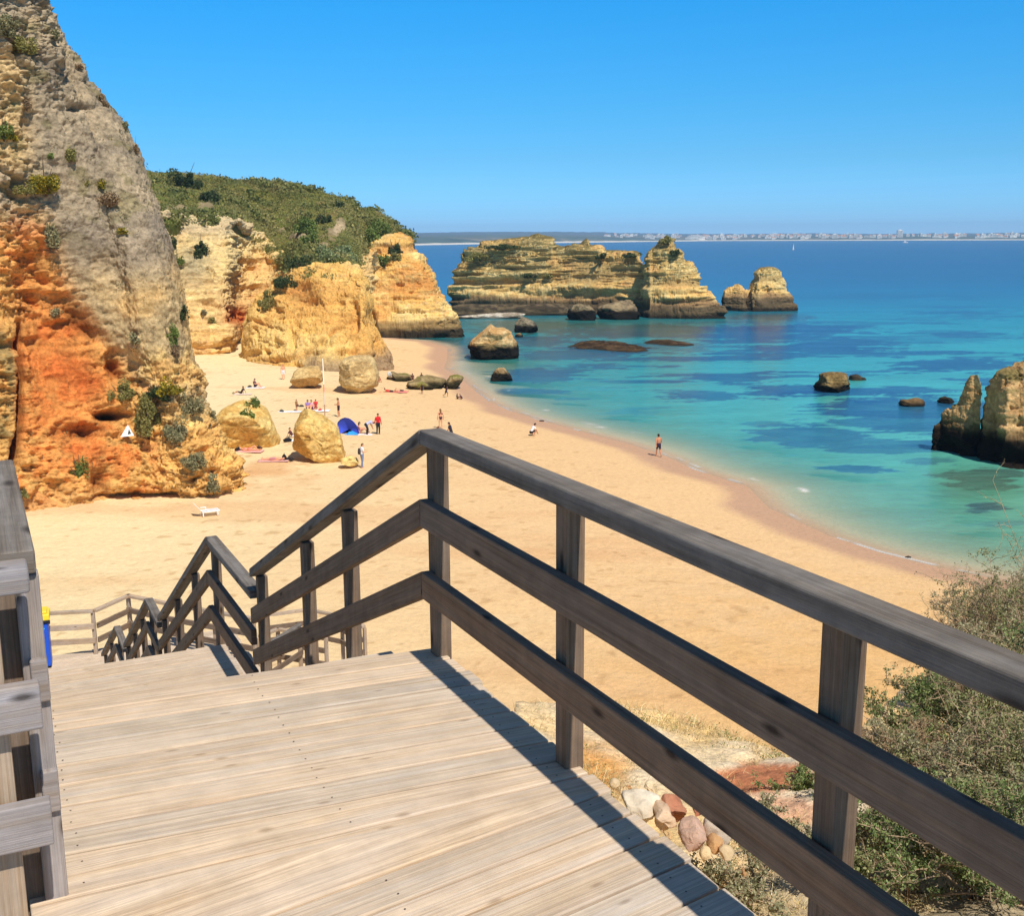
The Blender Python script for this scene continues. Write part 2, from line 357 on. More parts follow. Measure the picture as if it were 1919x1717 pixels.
def build_sea():
    ys = np.concatenate([446.9 + np.array([0.0, .35, .8, 1.4, 2.1, 3.0, 4.0, 5.2]), np.arange(453.5, 1180, 1.6)])
    xs = np.linspace(-350, 2500, 620)
    PX, PYY = np.meshgrid(xs, ys)
    roll = (PX - 959.5) * math.tan(ROLL)
    d = rayv(PX, PYY - roll)
    V = CAM + d * (-CAM_H / d[..., 2])[..., None]
    V[..., 2] = 0
    X, Y = V[..., 0], V[..., 1]
    s = sdist(X, Y)
    p = np.stack([X, Y, 0 * X], -1)
    # colour of the water over its own bed, by distance from the beach
    keys = [446, 470, 505, 540, 575, 610, 660, 760, 900, 1100]
    cols = lin([(20, 76, 150), (14, 74, 148), (14, 92, 158), (16, 122, 172), (30, 148, 180), (44, 168, 180), (66, 186, 186), (88, 194, 184), (110, 200, 176), (126, 200, 170)])
    c = np.stack([np.interp(PYY, keys, cols[:, k]) for k in range(3)], -1)
    streak = fbm(p, (0.012, 0.05, 1), 5, 71)
    c = c * (1 + 0.22 * streak * sstep(640, 480, PYY))[..., None]
    wx = fbm(p, (0.05, 0.10, 1), 5, 3); wy = fbm(p, (0.05, 0.10, 1), 5, 13); wf = fbm(p, (0.22, 0.55, 1), 6, 23, 0.62)
    wf2 = fbm(p, (0.6, 1.5, 1), 5, 29, 0.65); dark = np.zeros_like(X); br = np.zeros_like(X)
    for (cx, cy, hw, hh, st, bn) in _patch:
        dd = np.sqrt(((PX + 55 * wx + 14 * wf - cx) / hw) ** 2 + ((PYY + 11 * wy + 6 * wf - cy) / hh) ** 2)
        e = sstep(1.10, 0.82, dd + 0.9 * wf + .45 * wf2) * st
        br = np.where(e > dark, bn, br); dark = np.maximum(dark, e)
    free = sstep(0.13, 0.26, fbm(p, (0.05, 0.16, 1), 6, 91, .6) + .12 * wf2) * sstep(560, 640, PYY) * sstep(900, 840, PYY) * 0.85 * sstep(8, 25, -s)
    dark = np.maximum(dark, free)
    deepc = lin((20, 62, 128)); brown = lin((84, 84, 66))
    c = mixc(c, mixc(deepc[None, None, :] + 0 * c, brown, br), dark * (0.9 + 0.25 * wf))
    # greener close to the stacks and the right-hand rocks
    gr = np.exp(-(((PX - 1120) / 260) ** 2 + ((PYY - 606) / 12) ** 2)) * .5 + np.exp(-(((PX - 1840) / 110) ** 2 + ((PYY - 920) / 45) ** 2)) * .6 + np.exp(-(((PX - 960) / 60) ** 2 + ((PYY - 683) / 10) ** 2)) * .5
    c = mixc(c, lin((98, 150, 108)), np.clip(gr, 0, 1) * (1 - dark * .5))
    dep = np.maximum(-s - 0.0, 0) + 0.6 * wx
    alpha = 1 - np.exp(-np.maximum(dep, 0) / 6.5)
    alpha = np.clip(alpha + dark * 0.6 * sstep(0, 4, -s), 0.10, 1)
    alpha = np.where(PYY < 560, 1, alpha)
    # thin broken foam lines where the wavelets run out
    fo = np.zeros_like(X)
    for off, wd, sd_, th in ((-0.25, 0.12, 61, 0.05), (-0.75, 0.10, 64, 0.15), (-1.9, 0.14, 62, 0.30), (-3.6, 0.2, 63, 0.42)):
        line = np.exp(-((s + off * -1 + 0.45 * fbm(p, (0.10, 0.10, 1), 3, sd_)) / wd) ** 2 * 0.5)
        fo = np.maximum(fo, line * sstep(th, th + 0.25, fbm(p, (0.30, 0.30, 1), 4, sd_ + 5)))
    e = np.exp(-(((PX - 1130 - 0) / 45) ** 2 + ((PYY - 803 - (PX - 1130) * 0.28) / 2.6) ** 2))
    fo = np.maximum(fo, e * sstep(-0.2, 0.3, wf))
    c = mixc(c, np.array([1.35, 1.32, 1.28]), np.clip(fo, 0, 1)); alpha = np.maximum(alpha, fo * 0.6)
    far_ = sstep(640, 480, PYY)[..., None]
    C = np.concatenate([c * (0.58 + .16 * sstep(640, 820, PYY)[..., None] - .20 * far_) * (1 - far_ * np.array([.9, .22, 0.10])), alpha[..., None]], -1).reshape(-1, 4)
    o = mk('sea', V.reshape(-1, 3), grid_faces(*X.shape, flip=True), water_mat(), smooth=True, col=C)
    tag(o, kind='structure')
build_sea()

# ------------------------------------------------------------------ the bank the stairway stands on
TH = math.radians(-26)
DV = np.array([math.sin(TH), math.cos(TH), 0]); NV = np.array([math.cos(TH), -math.sin(TH), 0])
DECK_Z = 15.15
def TL(t, lat, z):                     # stairway coordinates: t metres along, lat metres to the right
    return DV * t + NV * lat + np.array([0, 0, z])
_crest = [(-500, 2.8, 14.2), (0, 3.2, 14.0), (400, 3.8, 13.6), (700, 4.3, 13.5), (860, 4.9, 13.6), (930, 5.9, 13.9)] + \
         [(x, float(np.hypot(*P(x, y, z)[:2])), z) for x, y, z in
          ((965, 1322, 13.9), (1060, 1322, 13.75), (1150, 1322, 13.6), (1260, 1335, 13.55), (1370, 1372, 13.6), (1450, 1408, 13.7), (1540, 1425, 13.8), (1630, 1350, 13.5),
           (1740, 1250, 13.0), (1840, 1170, 12.6), (1950, 1130, 12.4))] + [(2400, 12.0, 12.6), (4000, 11, 13)]
def bank_h(X, Y):
    X = np.asarray(X, float); Y = np.asarray(Y, float)
    D = np.hypot(X, Y)
    az = np.arctan2(X, np.maximum(Y, 1e-6)); az = np.where(Y <= 0, np.where(X > 0, 1.3, -1.0), az)
    px = 959.5 + FPX * np.tan(np.clip(az, -1.2, 1.3)) * math.cos(PITCH) * 1.0
    # image column at mid depth of the bank differs from the azimuth column, so use the azimuth of the crest points
    caz = [math.atan2(*(P(x, 1350, 13.5)[:2])) if -400 < x < 3000 else math.atan((x - 959.5) / FPX / 0.85) for x, _, _ in _crest]
    cd = np.interp(az, caz, [c[1] for c in _crest]); cz = np.interp(az, caz, [c[2] for c in _crest])
    near = cz + (14.62 - cz) * np.clip(1 - (D - 2.6) / np.maximum(cd - 2.6, 0.3), 0, 1) ** 1.0
    far = cz - np.maximum(D - cd, 0) * 1.25
    z = np.where(D < cd, near, far)
    # hummock left of the crest, gully of red earth at the right
    return np.maximum(z, -1.5)
m_soil = col_mat('soil', speck=(34, .3, .35, 0), rough=0.95, nscale=7, namp=0.25, bump=0.8, bdist=0.05, bscale=10, spec=0.1)
def build_bank():
    xs = np.concatenate([np.linspace(-26, -4, 60)[:-1], np.linspace(-4, 9, 260), np.linspace(9, 30, 90)[1:]])
    ys = np.concatenate([np.linspace(-14, 1.5, 40)[:-1], np.linspace(1.5, 11, 240), np.linspace(11, 30, 110)[1:]])
    X, Y = np.meshgrid(xs, ys)
    p = np.stack([X, Y, 0 * X], -1)
    Z = bank_h(X, Y)
    n1 = fbm(p, (0.5, 0.5, 1), 5, 2); n2 = fbm(p, (2.6, 2.6, 1), 5, 8); n3 = fbm(p, (9, 9, 1), 3, 12)
    D = np.hypot(X, Y)
    Z = Z + 0.12 * n1 * sstep(2.5, 5, D) + 0.07 * n2 + 0.025 * n3
    under = (X * NV[0] + Y * NV[1] < 2.0) & (X * DV[0] + Y * DV[1] < 5)
    Z = np.where(under, np.minimum(Z, 14.66), Z)
    yel = lin((246, 206, 140)); och = lin((236, 174, 104)); red = lin((206, 134, 94)); pale = lin((250, 226, 190)); org = lin((120, 100, 70))
    px, py, _ = proj(np.stack([X, Y, Z], -1))
    c = mixc(yel, pale, sstep(-0.2, 0.5, n1 + 0.3 * n2))
    c = mixc(c, och, sstep(1.0, 0.4, np.hypot((px - 1100) / 130, (py - 1440) / 70) + 0.5 * n2))
    c = mixc(c, red, sstep(1.1, 0.6, np.hypot((px - 1440 - (py - 1460) * -1.5) / 130, (py - 1460) / 32) + 0.5 * n2))
    c = mixc(c, lin((226, 160, 120)), 0.7 * sstep(1.1, 0.6, np.hypot((px - 1460) / 110, (py - 1520) / 30) + 0.5 * n2))
    c = mixc(c, org, 0.85 * sstep(-0.1, 0.3, n2 + 0.9 * sstep(1600, 1680, px + 0.3 * (py - 1400)) - 0.75))
    c = mixc(c, lin((190, 172, 138)), 0.7 * sstep(-0.1, 0.3, n2 + sstep(1580, 1680, py) * sstep(1340, 1420, px) - 0.6))
    o = mk('ground', np.stack([X, Y, Z], -1).reshape(-1, 3), grid_faces(*X.shape), m_soil, smooth=True, col=(np.clip(c * 1.02, 0, .95)).reshape(-1, 3))
    tag(o, kind='structure')
build_bank()
# ------------------------------------------------------------------ cliffs, headland, stacks, boulders
m_rock_layered = col_mat('layered_rock', rough=0.95, nscale=0.9, namp=0.22, bump=1.0, bdist=0.22, bscale=1.8, spec=0.1, speck=(2.2, .24, .34, .17))
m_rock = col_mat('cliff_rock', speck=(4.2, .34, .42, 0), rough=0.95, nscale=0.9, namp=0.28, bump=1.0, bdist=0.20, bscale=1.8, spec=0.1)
m_rock_small = col_mat('boulder_rock', speck=(5.0, .22, .3, .12), rough=0.95, nscale=2.5, namp=0.22, bump=1.0, bdist=0.10, bscale=3.5, spec=0.1)

def catmull(a, n, axis=0):
    """smooth resampling of control rows (or columns) to n samples"""
    a = np.moveaxis(np.asarray(a, float), axis, 0); m = len(a)
    u = np.linspace(0, m - 1, n); i = np.clip(np.floor(u).astype(int), 0, m - 2); f = (u - i)
    f = f.reshape((-1,) + (1,) * (a.ndim - 1))
    p0 = a[np.maximum(i - 1, 0)]; p1 = a[i]; p2 = a[i + 1]; p3 = a[np.minimum(i + 2, m - 1)]
    r = 0.5 * (2 * p1 + (p2 - p0) * f + (2 * p0 - 5 * p1 + 4 * p2 - p3) * f ** 2 + (3 * p1 - p0 - 3 * p2 + p3) * f ** 3)
    return np.moveaxis(r, 0, axis)
def grid_normals(V):
    du = np.gradient(V, axis=1); dv = np.gradient(V, axis=0)
    n = np.cross(du, dv); n /= np.maximum(np.linalg.norm(n, axis=-1, keepdims=True), 1e-9)
    return n
def resample(row, n):
    row = np.asarray(row, float)
    d = np.concatenate([[0], np.cumsum(np.hypot(np.diff(row[:, 0]), np.diff(row[:, 1])) + 1e-6)]); d /= d[-1]
    u = np.linspace(0, 1, n)
    return np.stack([np.interp(u, d, row[:, k]) for k in range(row.shape[1])], -1)

def strata(p, period=1.6, warp=0.8, seed=0, tilt=0.0):
    """layered ledges: long in x and y, short in z"""
    w = warp * fbm(p, (0.06, 0.06, 0.1), 4, seed + 50)
    z = p[..., 2] + w + tilt * p[..., 0]
    q = np.stack([p[..., 0] * 0.05, p[..., 1] * 0.05, z / period], -1)
    a = fbm(q, (1, 1, 1), 4, seed, 0.6)
    return np.tanh(a * 3.2)
def rock_disp(V, N, amp, st=0.5, pits=0.4, seed=0, sc=1.0, period=1.6, tilt=0.0, blocky=0.5):
    p = V
    big = fbm(p, (0.10 * sc, 0.10 * sc, 0.10 * sc), 5, seed)
    med = fbm(p, (0.5 * sc, 0.5 * sc, 0.6 * sc), 6, seed + 3, 0.55, ridged=True)
    fin = fbm(p, (2.2 * sc, 2.2 * sc, 2.4 * sc), 4, seed + 7, 0.6)
    s = strata(p, period, 0.8, seed, tilt)
    pt = sstep(0.25, 0.55, fbm(p, (0.42 * sc, 0.42 * sc, 0.8 * sc), 4, seed + 11))
    wp = p + 0.6 / sc * np.stack([fbm(p, (.5 * sc,) * 3, 3, seed + 21), fbm(p, (.5 * sc,) * 3, 3, seed + 22), fbm(p, (.5 * sc,) * 3, 3, seed + 23)], -1)
    f1, f2, cr = worley(wp, (0.34 * sc, 0.34 * sc, 0.55 * sc), seed + 31); g1, g2, cg = worley(wp, (0.95 * sc, 0.95 * sc, 1.5 * sc), seed + 41)
    frac = 0.34 * cr - 0.26 * np.exp(-(f2 - f1) / .05) * sstep(-.2, .5, big + .3 * cr) + 0.12 * cg
    d = amp * (0.9 * big + 0.30 * med + 0.16 * fin + blocky * frac) + st * 0.5 * s - pits * pt
    return V + N * d[..., None], dict(big=big, med=med, fin=fin, s=s, pt=pt)

PLACES = {}        # finished meshes, for standing plants on them
def register(key, V):
    V = V.reshape(-1, 3); x, y, z = proj(V); PLACES[key] = (V, x, y, z)
def spot(key, px, py, r=5):
    V, x, y, z = PLACES[key]
    m = (np.abs(x - px) < r) & (np.abs(y - py) < r)
    while not m.any():
        r *= 1.6; m = (np.abs(x - px) < r) & (np.abs(y - py) < r)
    i = np.where(m)[0]; return V[i[np.argmin(z[i])]]

# ---------------- the big cliff on the left
def left_cliff():
    sil = [(452, 985), (446, 915), (436, 872), (408, 838), (386, 795), (370, 745), (358, 700), (346, 640), (334, 560), (322, 500), (306, 445), (290, 398), (275, 355), (252, 292),
           (228, 245), (196, 195), (164, 150), (136, 108), (106, 68), (86, 30), (66, -10), (34, -80)]
    rows = []; K = len(sil)
    for k, (sx, sy) in enumerate(sil):
        v = k / (K - 1)
        Yr = 67.5 + 1.0 * v + 9 * v * v; Ym = 65.5 + 6.5 * v; Yl = 61 + 6.0 * v
        ly = sy + (6 if k else 0)
        if k == 0: ly = 985
        row = [(-330, ly, Yl - 6), (-150, ly, Yl - 2), (30, ly, Yl + 1), (sx * 0.5 + 40, ly, Ym), (sx - 70, ly, Yr - 1.4), (sx - 22, ly + 1, Yr - 0.4), (sx, sy, Yr + 2.0),
               (sx - 4, sy, Yr + 5), (sx - 40, sy, Yr + 12), (sx - 160, sy, Yr + 24)]
        W3 = np.array([PY(a, b, c) for a, b, c in row])
        uv = np.array([(a, b) for a, b, c in row], float)
        rows.append(np.concatenate([W3, uv], 1))
    rows = np.array(rows)
    G = catmull(catmull(rows, 620, 0), 520, 1)
    V, U_, Vv = G[..., :3], G[..., 3], G[..., 4]
    N = -grid_normals(V)
    if (N[300, 150] @ np.array([0, -1, 0])) < 0: N = -N
    p = V
    # shape that belongs to this face: a hollow of soft orange earth, a jointed grey slab, a split buttress at the left
    wob = 22 * fbm(p, (0.12, 0.12, 0.12), 4, 31)
    hollow = np.exp(-(((U_ + wob - 105) / 85) ** 2 + ((Vv - 650) / 190) ** 2))
    slab = sstep(-30, 30, (U_ + 0.6 * wob) - np.interp(Vv, [0, 200, 300, 380, 450, 560, 640, 720, 760], [40, 55, 60, 90, 118, 170, 215, 262, 400])) * sstep(770, 700, Vv + 0.5 * wob)
    crack = np.exp(-((U_ + 0.35 * wob - np.interp(Vv, [600, 700, 780, 860, 930], [52, 44, 40, 24, 20])) / 7) ** 2) * sstep(590, 640, Vv) * sstep(900, 860, Vv)
    over = np.exp(-(((U_ + wob * .5 - 165) / 32) ** 2 + ((Vv - 600 - (U_ - 165) * 1.0) / 22) ** 2))
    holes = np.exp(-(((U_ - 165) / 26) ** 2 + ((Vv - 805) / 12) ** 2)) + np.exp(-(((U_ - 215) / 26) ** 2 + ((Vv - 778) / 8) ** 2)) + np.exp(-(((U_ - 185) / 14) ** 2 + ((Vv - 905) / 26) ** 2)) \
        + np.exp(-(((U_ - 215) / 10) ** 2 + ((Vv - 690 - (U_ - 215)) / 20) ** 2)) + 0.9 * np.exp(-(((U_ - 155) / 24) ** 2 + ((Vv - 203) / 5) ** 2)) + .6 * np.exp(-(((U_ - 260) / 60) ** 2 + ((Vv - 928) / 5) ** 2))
    soft_ = np.exp(-(((U_ + .3 * wob - 118) / 60) ** 2 + ((Vv - 700) / 120) ** 2) ** 2)
    rough_ = (1 - 0.80 * slab * sstep(100, 240, Vv) * sstep(720, 640, Vv)) * (1 - .65 * soft_)
    V2, d = rock_disp(V, N, 1.25, st=0.35, pits=0.75, seed=4, sc=1.35, period=2.2)
    blocks = fbm(p, (0.55, 0.55, 0.8), 6, 77, 0.65, ridged=True)
    disp = (V2 - V) * rough_[..., None] + N * (-2.2 * hollow - 2.2 * crack - 1.1 * over - 1.5 * holes + 0.25 * slab + (0.50 * blocks * (1 - .85 * slab * sstep(740, 660, Vv)) + 0.16 * d['fin']) * (1 - .6 * soft_))[..., None]
    edge = sstep(0, 25, np.arange(V.shape[1]))[None, :, None]
    V = V + disp * edge
    n1 = d['big']; n2 = fbm(p, (0.35, 0.35, 0.45), 5, 90); n3 = fbm(p, (1.6, 1.6, 2.0), 4, 95)
    grey = lin((182, 162, 132)); dgrey = lin((152, 136, 114)); tan = lin((212, 178, 124)); och = lin((238, 182, 104)); org = lin((228, 146, 76)); dorg = lin((208, 108, 52)); yel = lin((238, 200, 124))
    c = mixc(tan, grey, sstep(-0.35, 0.35, n2 + 0.4 * n1))
    lower = sstep(700, 790, Vv + 30 * n2 + 0.14 * (U_ - 200) * -1)
    c = mixc(c, mixc(och, yel, sstep(-.3, .4, n2)), np.clip(lower + 0.0, 0, 1))
    lo = sstep(380, 470, Vv + 40 * n2 - 0.9 * np.maximum(U_ - 60, 0) * 0 ) * (1 - slab)
    c = mixc(c, mixc(och, org, sstep(-.25, .2, n2 + .6 * n3)), lo * sstep(280, 200, U_ - 0.25 * (Vv - 600)))
    og = np.exp(-(((U_ + wob - 115 - 0.10 * (Vv - 650)) / 88) ** 2 + ((Vv - 690) / 235) ** 2))
    c = mixc(c, mixc(org, dorg, sstep(-.1, .5, n2 + .3 * n3)), np.clip(1.35 * og - 0.15, 0, 0.85) * (1 - slab))
    c = mixc(c, mixc(grey, dgrey, sstep(-.2, .4, n2 + 0.5 * n3)), slab * 0.92)
    c = mixc(c, mixc(lin((196, 168, 120)), lin((216, 176, 114)), sstep(-.2, .3, n2)), slab * sstep(440, 560, Vv + 30 * n2) * 0.85); c = mixc(c, mixc(och, yel, sstep(-.3, .3, n3)), slab * sstep(620, 700, Vv + 60 * n2 + 30 * n3) * 0.8)
    c = mixc(c, lin((120, 108, 100)), .35 * slab * np.exp(-((Vv - 470 + 20 * n2) / 34) ** 2))
    butt = sstep(45, 15, U_ + .3 * wob) * sstep(560, 640, Vv) * sstep(900, 850, Vv)
    c = mixc(c, mixc(och, lin((160, 140, 90)), sstep(-.1, .4, n2 + n3)), butt * .9)
    c = mixc(c, lin((132, 116, 92)), 0.45 * sstep(0.1, 0.5, n3 + 0.3 * n2) * sstep(420, 300, Vv))
    c = mixc(c, lin((128, 118, 74)), 0.55 * sstep(0.22, 0.45, fbm(p, (0.8, 0.8, 1.1), 4, 99)) * sstep(520, 380, Vv))
    c = mixc(c, lin((126, 62, 26)), 0.75 * np.clip(holes + over + crack, 0, 1) * sstep(400, 500, Vv))  # recess shade painted as dark brown in the holes, overhang and crack
    c = c * (1 + 0.30 * n3)[..., None] * (1.06 + 0.22 * fbm(p, (5, 5, 6), 3, 97))[..., None]
    base = sstep(905, 945, Vv)
    c = mixc(c, lin((236, 184, 116)), base * 0.6)
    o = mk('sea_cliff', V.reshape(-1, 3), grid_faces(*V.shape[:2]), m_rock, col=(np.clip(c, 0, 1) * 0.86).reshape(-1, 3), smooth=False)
    tag(o, 'towering grey and orange cliff at the left with ochre foot on the sand', 'cliff')
    register('left', V[:, :430]); return o
left_cliff()

def solid_ridge(name, top, yfront, thick, nu, nv, seed, amp, st, pits, colf, label, cat='rock', e=0.55, zbase=-1.5, sc=1.0, period=1.5, tilt=0.0, lean=0.25, mat=None, capw=0.35, key=None, flare=0.0, dents=()):
    """a free-standing rock mass. top = outline (px, py); yfront = [(px, base py)]; thick = [(px, half depth)]"""
    top = np.array(top, float); yf = np.array(yfront, float); th = np.array(thick, float)
    px = np.linspace(top[0, 0], top[-1, 0], nu)
    # more stations near the two ends
    py = np.interp(px, top[:, 0], top[:, 1]); by = np.interp(px, yf[:, 0], yf[:, 1]); w = np.interp(px, th[:, 0], th[:, 1])
    F0 = np.array([P(a, b, 0.0) for a, b in zip(px, by)])
    Yc = F0[:, 1] + w
    T = np.array([PY(a, b, c) for a, b, c in zip(px, py, Yc)])
    ph = np.linspace(0, math.pi, nv)[:, None]
    cz = np.abs(np.sin(ph)) ** e; cy = np.sign(np.cos(ph)) * np.abs(np.cos(ph)) ** capw
    zt = T[:, 2][None]; Z = zbase + (zt - zbase) * cz
    frac = (Z - zbase) / np.maximum(zt - zbase, 0.1)
    Yv = Yc[None] - w[None] * cy * (1 - lean * frac + flare * (1 - frac) ** 2)
    X = T[:, 0][None] * (Yv / Yc[None]) * 1.0
    X = T[:, 0][None] + (F0[:, 0] - T[:, 0])[None] * (1 - frac) * (cy > -0.2)
    V = np.stack([X + 0 * Yv, Yv, Z], -1)
    N = grid_normals(V); mid = N[nv // 4, nu // 2]
    if mid[1] > 0: N = -N
    V2, d = rock_disp(V, N, amp, st, pits, seed, sc, period, tilt)
    if len(dents):
        ax, ay, _ = proj(V); wv = 6 * fbm(V, (.4, .4, .4), 4, seed + 70)
        dd = sum(q[4] * np.exp(-(((ax + wv - q[0]) / q[2]) ** 2 + ((ay + wv * .6 - q[1] - (q[5] if len(q) > 5 else 0) * (ax - q[0])) / q[3]) ** 2) ** 1.5) for q in dents)
        V2 = V2 - N * (dd * (np.cos(ph) > 0))[..., None]
    V = V2
    c = colf(V, N, d)
    fl = (grid_normals(V)[nv // 4, nu // 2][1] > 0)
    o = mk(name, V.reshape(-1, 3), grid_faces(nv, nu), mat or m_rock_layered, col=(np.clip(c, 0, 1) * 0.86).reshape(-1, 3), smooth=True)
    if label: tag(o, label, cat)
    if key: register(key, V)
    return o

def stackcol(V, N, d, sea=2.4, green=0.9, seed=0, hi=9.0, gtop=17):
    Nn = grid_normals(V); Nn = Nn * np.sign((Nn * N).sum(-1, keepdims=True)); N = Nn
    z = V[..., 2]; n2 = fbm(V, (0.3, 0.3, 0.6), 5, 200 + seed); n3 = fbm(V, (1.3, 1.3, 2.6), 4, 210 + seed)
    och = lin((242, 198, 118)); yel = lin((252, 220, 150)); org = lin((222, 166, 92)); gry = lin((190, 156, 100)); drk = lin((112, 94, 68)); veg = lin((108, 100, 60)); red = lin((208, 160, 116))
    c = mixc(och, yel, sstep(-.3, .4, n2)); c = mixc(c, org, 0.6 * sstep(0.0, 0.5, n3)); c = mixc(c, red, 0.4 * sstep(0.1, .5, -n2))
    c = mixc(c, gry, 0.7 * sstep(-0.15, -0.75, d['s']))
    up = sstep(0.10, 0.45, N[..., 2] * 0.75 + n2 * 0.55 + n3 * .3 + 0.22 * sstep(hi, gtop, z) - 0.30)
    up = up * sstep(.12, .45, N[..., 2])
    c = mixc(c, veg, green * up * sstep(hi - 5, hi + 2, z + 3 * n2))
    c = mixc(c, lin((150, 118, 84)), 0.8 * sstep(sea + 1.2, sea, z + 0.8 * n2))
    c = mixc(c, drk, sstep(sea, sea - .8, z + 0.7 * n2)); c = mixc(c, lin((44, 40, 32)), sstep(1.1, 0.5, z + 0.4 * n3))
    return c
# long stack
solid_ridge('sea_stack', [(843, 560), (846, 530), (850, 508), (862, 484), (880, 465), (905, 457), (940, 455), (975, 450), (1008, 444), (1032, 447), (1040, 464), (1058, 466), (1075, 457), (1100, 452),
            (1118, 456), (1132, 474), (1160, 476), (1190, 478), (1205, 492), (1212, 500), (1216, 560)],
            [(843, 579), (900, 581), (1000, 584), (1065, 586), (1120, 588), (1216, 591)], [(843, 2), (852, 6), (880, 9), (1000, 12), (1180, 10), (1216, 3)],
            620, 300, 21, 0.42, 1.9, 0.35, lambda V, N, d: stackcol(V, N, d, 2.9), 'long layered ochre sea stack with green top, widest of the rocks offshore', 'sea stack', e=0.42, lean=0.35, capw=0.5, sc=1.5, period=1.35, tilt=-0.035, key='stack', flare=0.1)
solid_ridge('sea_stack', [(1186, 585), (1190, 568), (1206, 552), (1209, 500), (1216, 470), (1232, 450), (1245, 440), (1255, 441), (1266, 456), (1276, 476), (1290, 488), (1302, 505), (1313, 528), (1325, 548), (1338, 562), (1352, 568), (1357, 585)],
            [(1186, 590), (1215, 596), (1300, 598), (1357, 597)], [(1186, 1.2), (1206, 3), (1220, 9), (1290, 10), (1335, 6), (1357, 2)],
            340, 300, 35, 0.55, 1.4, 0.5, lambda V, N, d: stackcol(V, N, d, 3.1, seed=3), 'pointed ochre sea stack with peaked green crest beside the long stack', 'sea stack', e=0.5, lean=0.5, capw=0.55, sc=1.6, period=1.4, key='peak', flare=0.15)
solid_ridge('sea_stack', [(1356, 560), (1358, 545), (1370, 538), (1384, 534), (1396, 546), (1405, 548), (1413, 530), (1418, 512), (1427, 504), (1440, 503), (1455, 509), (1465, 520), (1467, 535), (1478, 552), (1488, 568), (1492, 578)],
            [(1356, 582), (1400, 584), (1490, 583)], [(1356, 1.5), (1370, 4.5), (1440, 6), (1475, 4.5), (1492, 1.5)],
            240, 200, 47, 0.6, 0.6, 0.4, lambda V, N, d: stackcol(V, N, d, 3.4, seed=5, hi=8, gtop=10, green=.8), 'small twin-humped sea stack with dark foot, farthest right of the offshore rocks', 'sea stack', e=0.5, lean=0.4, capw=0.6, sc=1.8, flare=0.15, dents=[(1404, 562, 6, 24, 2.0)])

# headland: far point, yellow dome in front, upper cliff behind
def headcol(V, N, d, seed=0, sea=1.6, wet=True, base=None):
    z = V[..., 2]; n2 = fbm(V, (0.22, 0.22, 0.5), 5, 300 + seed); n3 = fbm(V, (1.0, 1.0, 2.2), 4, 310 + seed); n1 = fbm(V, (0.07, 0.07, 0.10), 3, 320 + seed)
    och = lin((242, 188, 104)); yel = lin((252, 216, 138)); org = lin((226, 150, 78)); gry = lin((150, 132, 104)); pal = lin((242, 214, 160))
    c = mixc(och, yel, sstep(-.3, .35, n2 + n1)); c = mixc(c, org, 0.65 * sstep(0.05, .5, -n1 * 1.5 + n3 * .5)); c = mixc(c, pal, 0.5 * sstep(.1, .6, n3 + n1))
    c = mixc(c, org * 0.85, 0.5 * sstep(-0.2, -0.8, d['s']))
    if wet:
        c = mixc(c, lin((150, 122, 80)), 0.85 * sstep(3.6, 2.6, z + 0.8 * n2)); c = mixc(c, lin((62, 54, 40)), sstep(1.9, 1.1, z + .5 * n2))
    return c
solid_ridge('headland', [(610, 520), (630, 498), (655, 484), (680, 466), (705, 452), (730, 444), (748, 442), (762, 450), (776, 466), (790, 484), (803, 503), (815, 520), (826, 545), (833, 566), (845, 585), (856, 606), (868, 624)],
            [(610, 637), (740, 634), (800, 634), (868, 633)], [(610, 10), (700, 14), (780, 12), (830, 8), (855, 4), (868, 1.5)],
            440, 320, 61, 1.05, 0.75, 0.6, lambda V, N, d: headcol(V, N, d), 'layered orange headland point with green top, reaching into the sea', 'headland', e=0.5, lean=0.45, capw=0.55, sc=1.1, period=1.5, key='head', flare=0.1, dents=[(688, 604, 12, 24, 5.0), (676, 560, 10, 20, 2.5), (735, 634, 40, 4, 2.0), (800, 632, 40, 4, 2.0), (760, 585, 40, 2.5, 1.0), (740, 560, 50, 2.0, .8)])
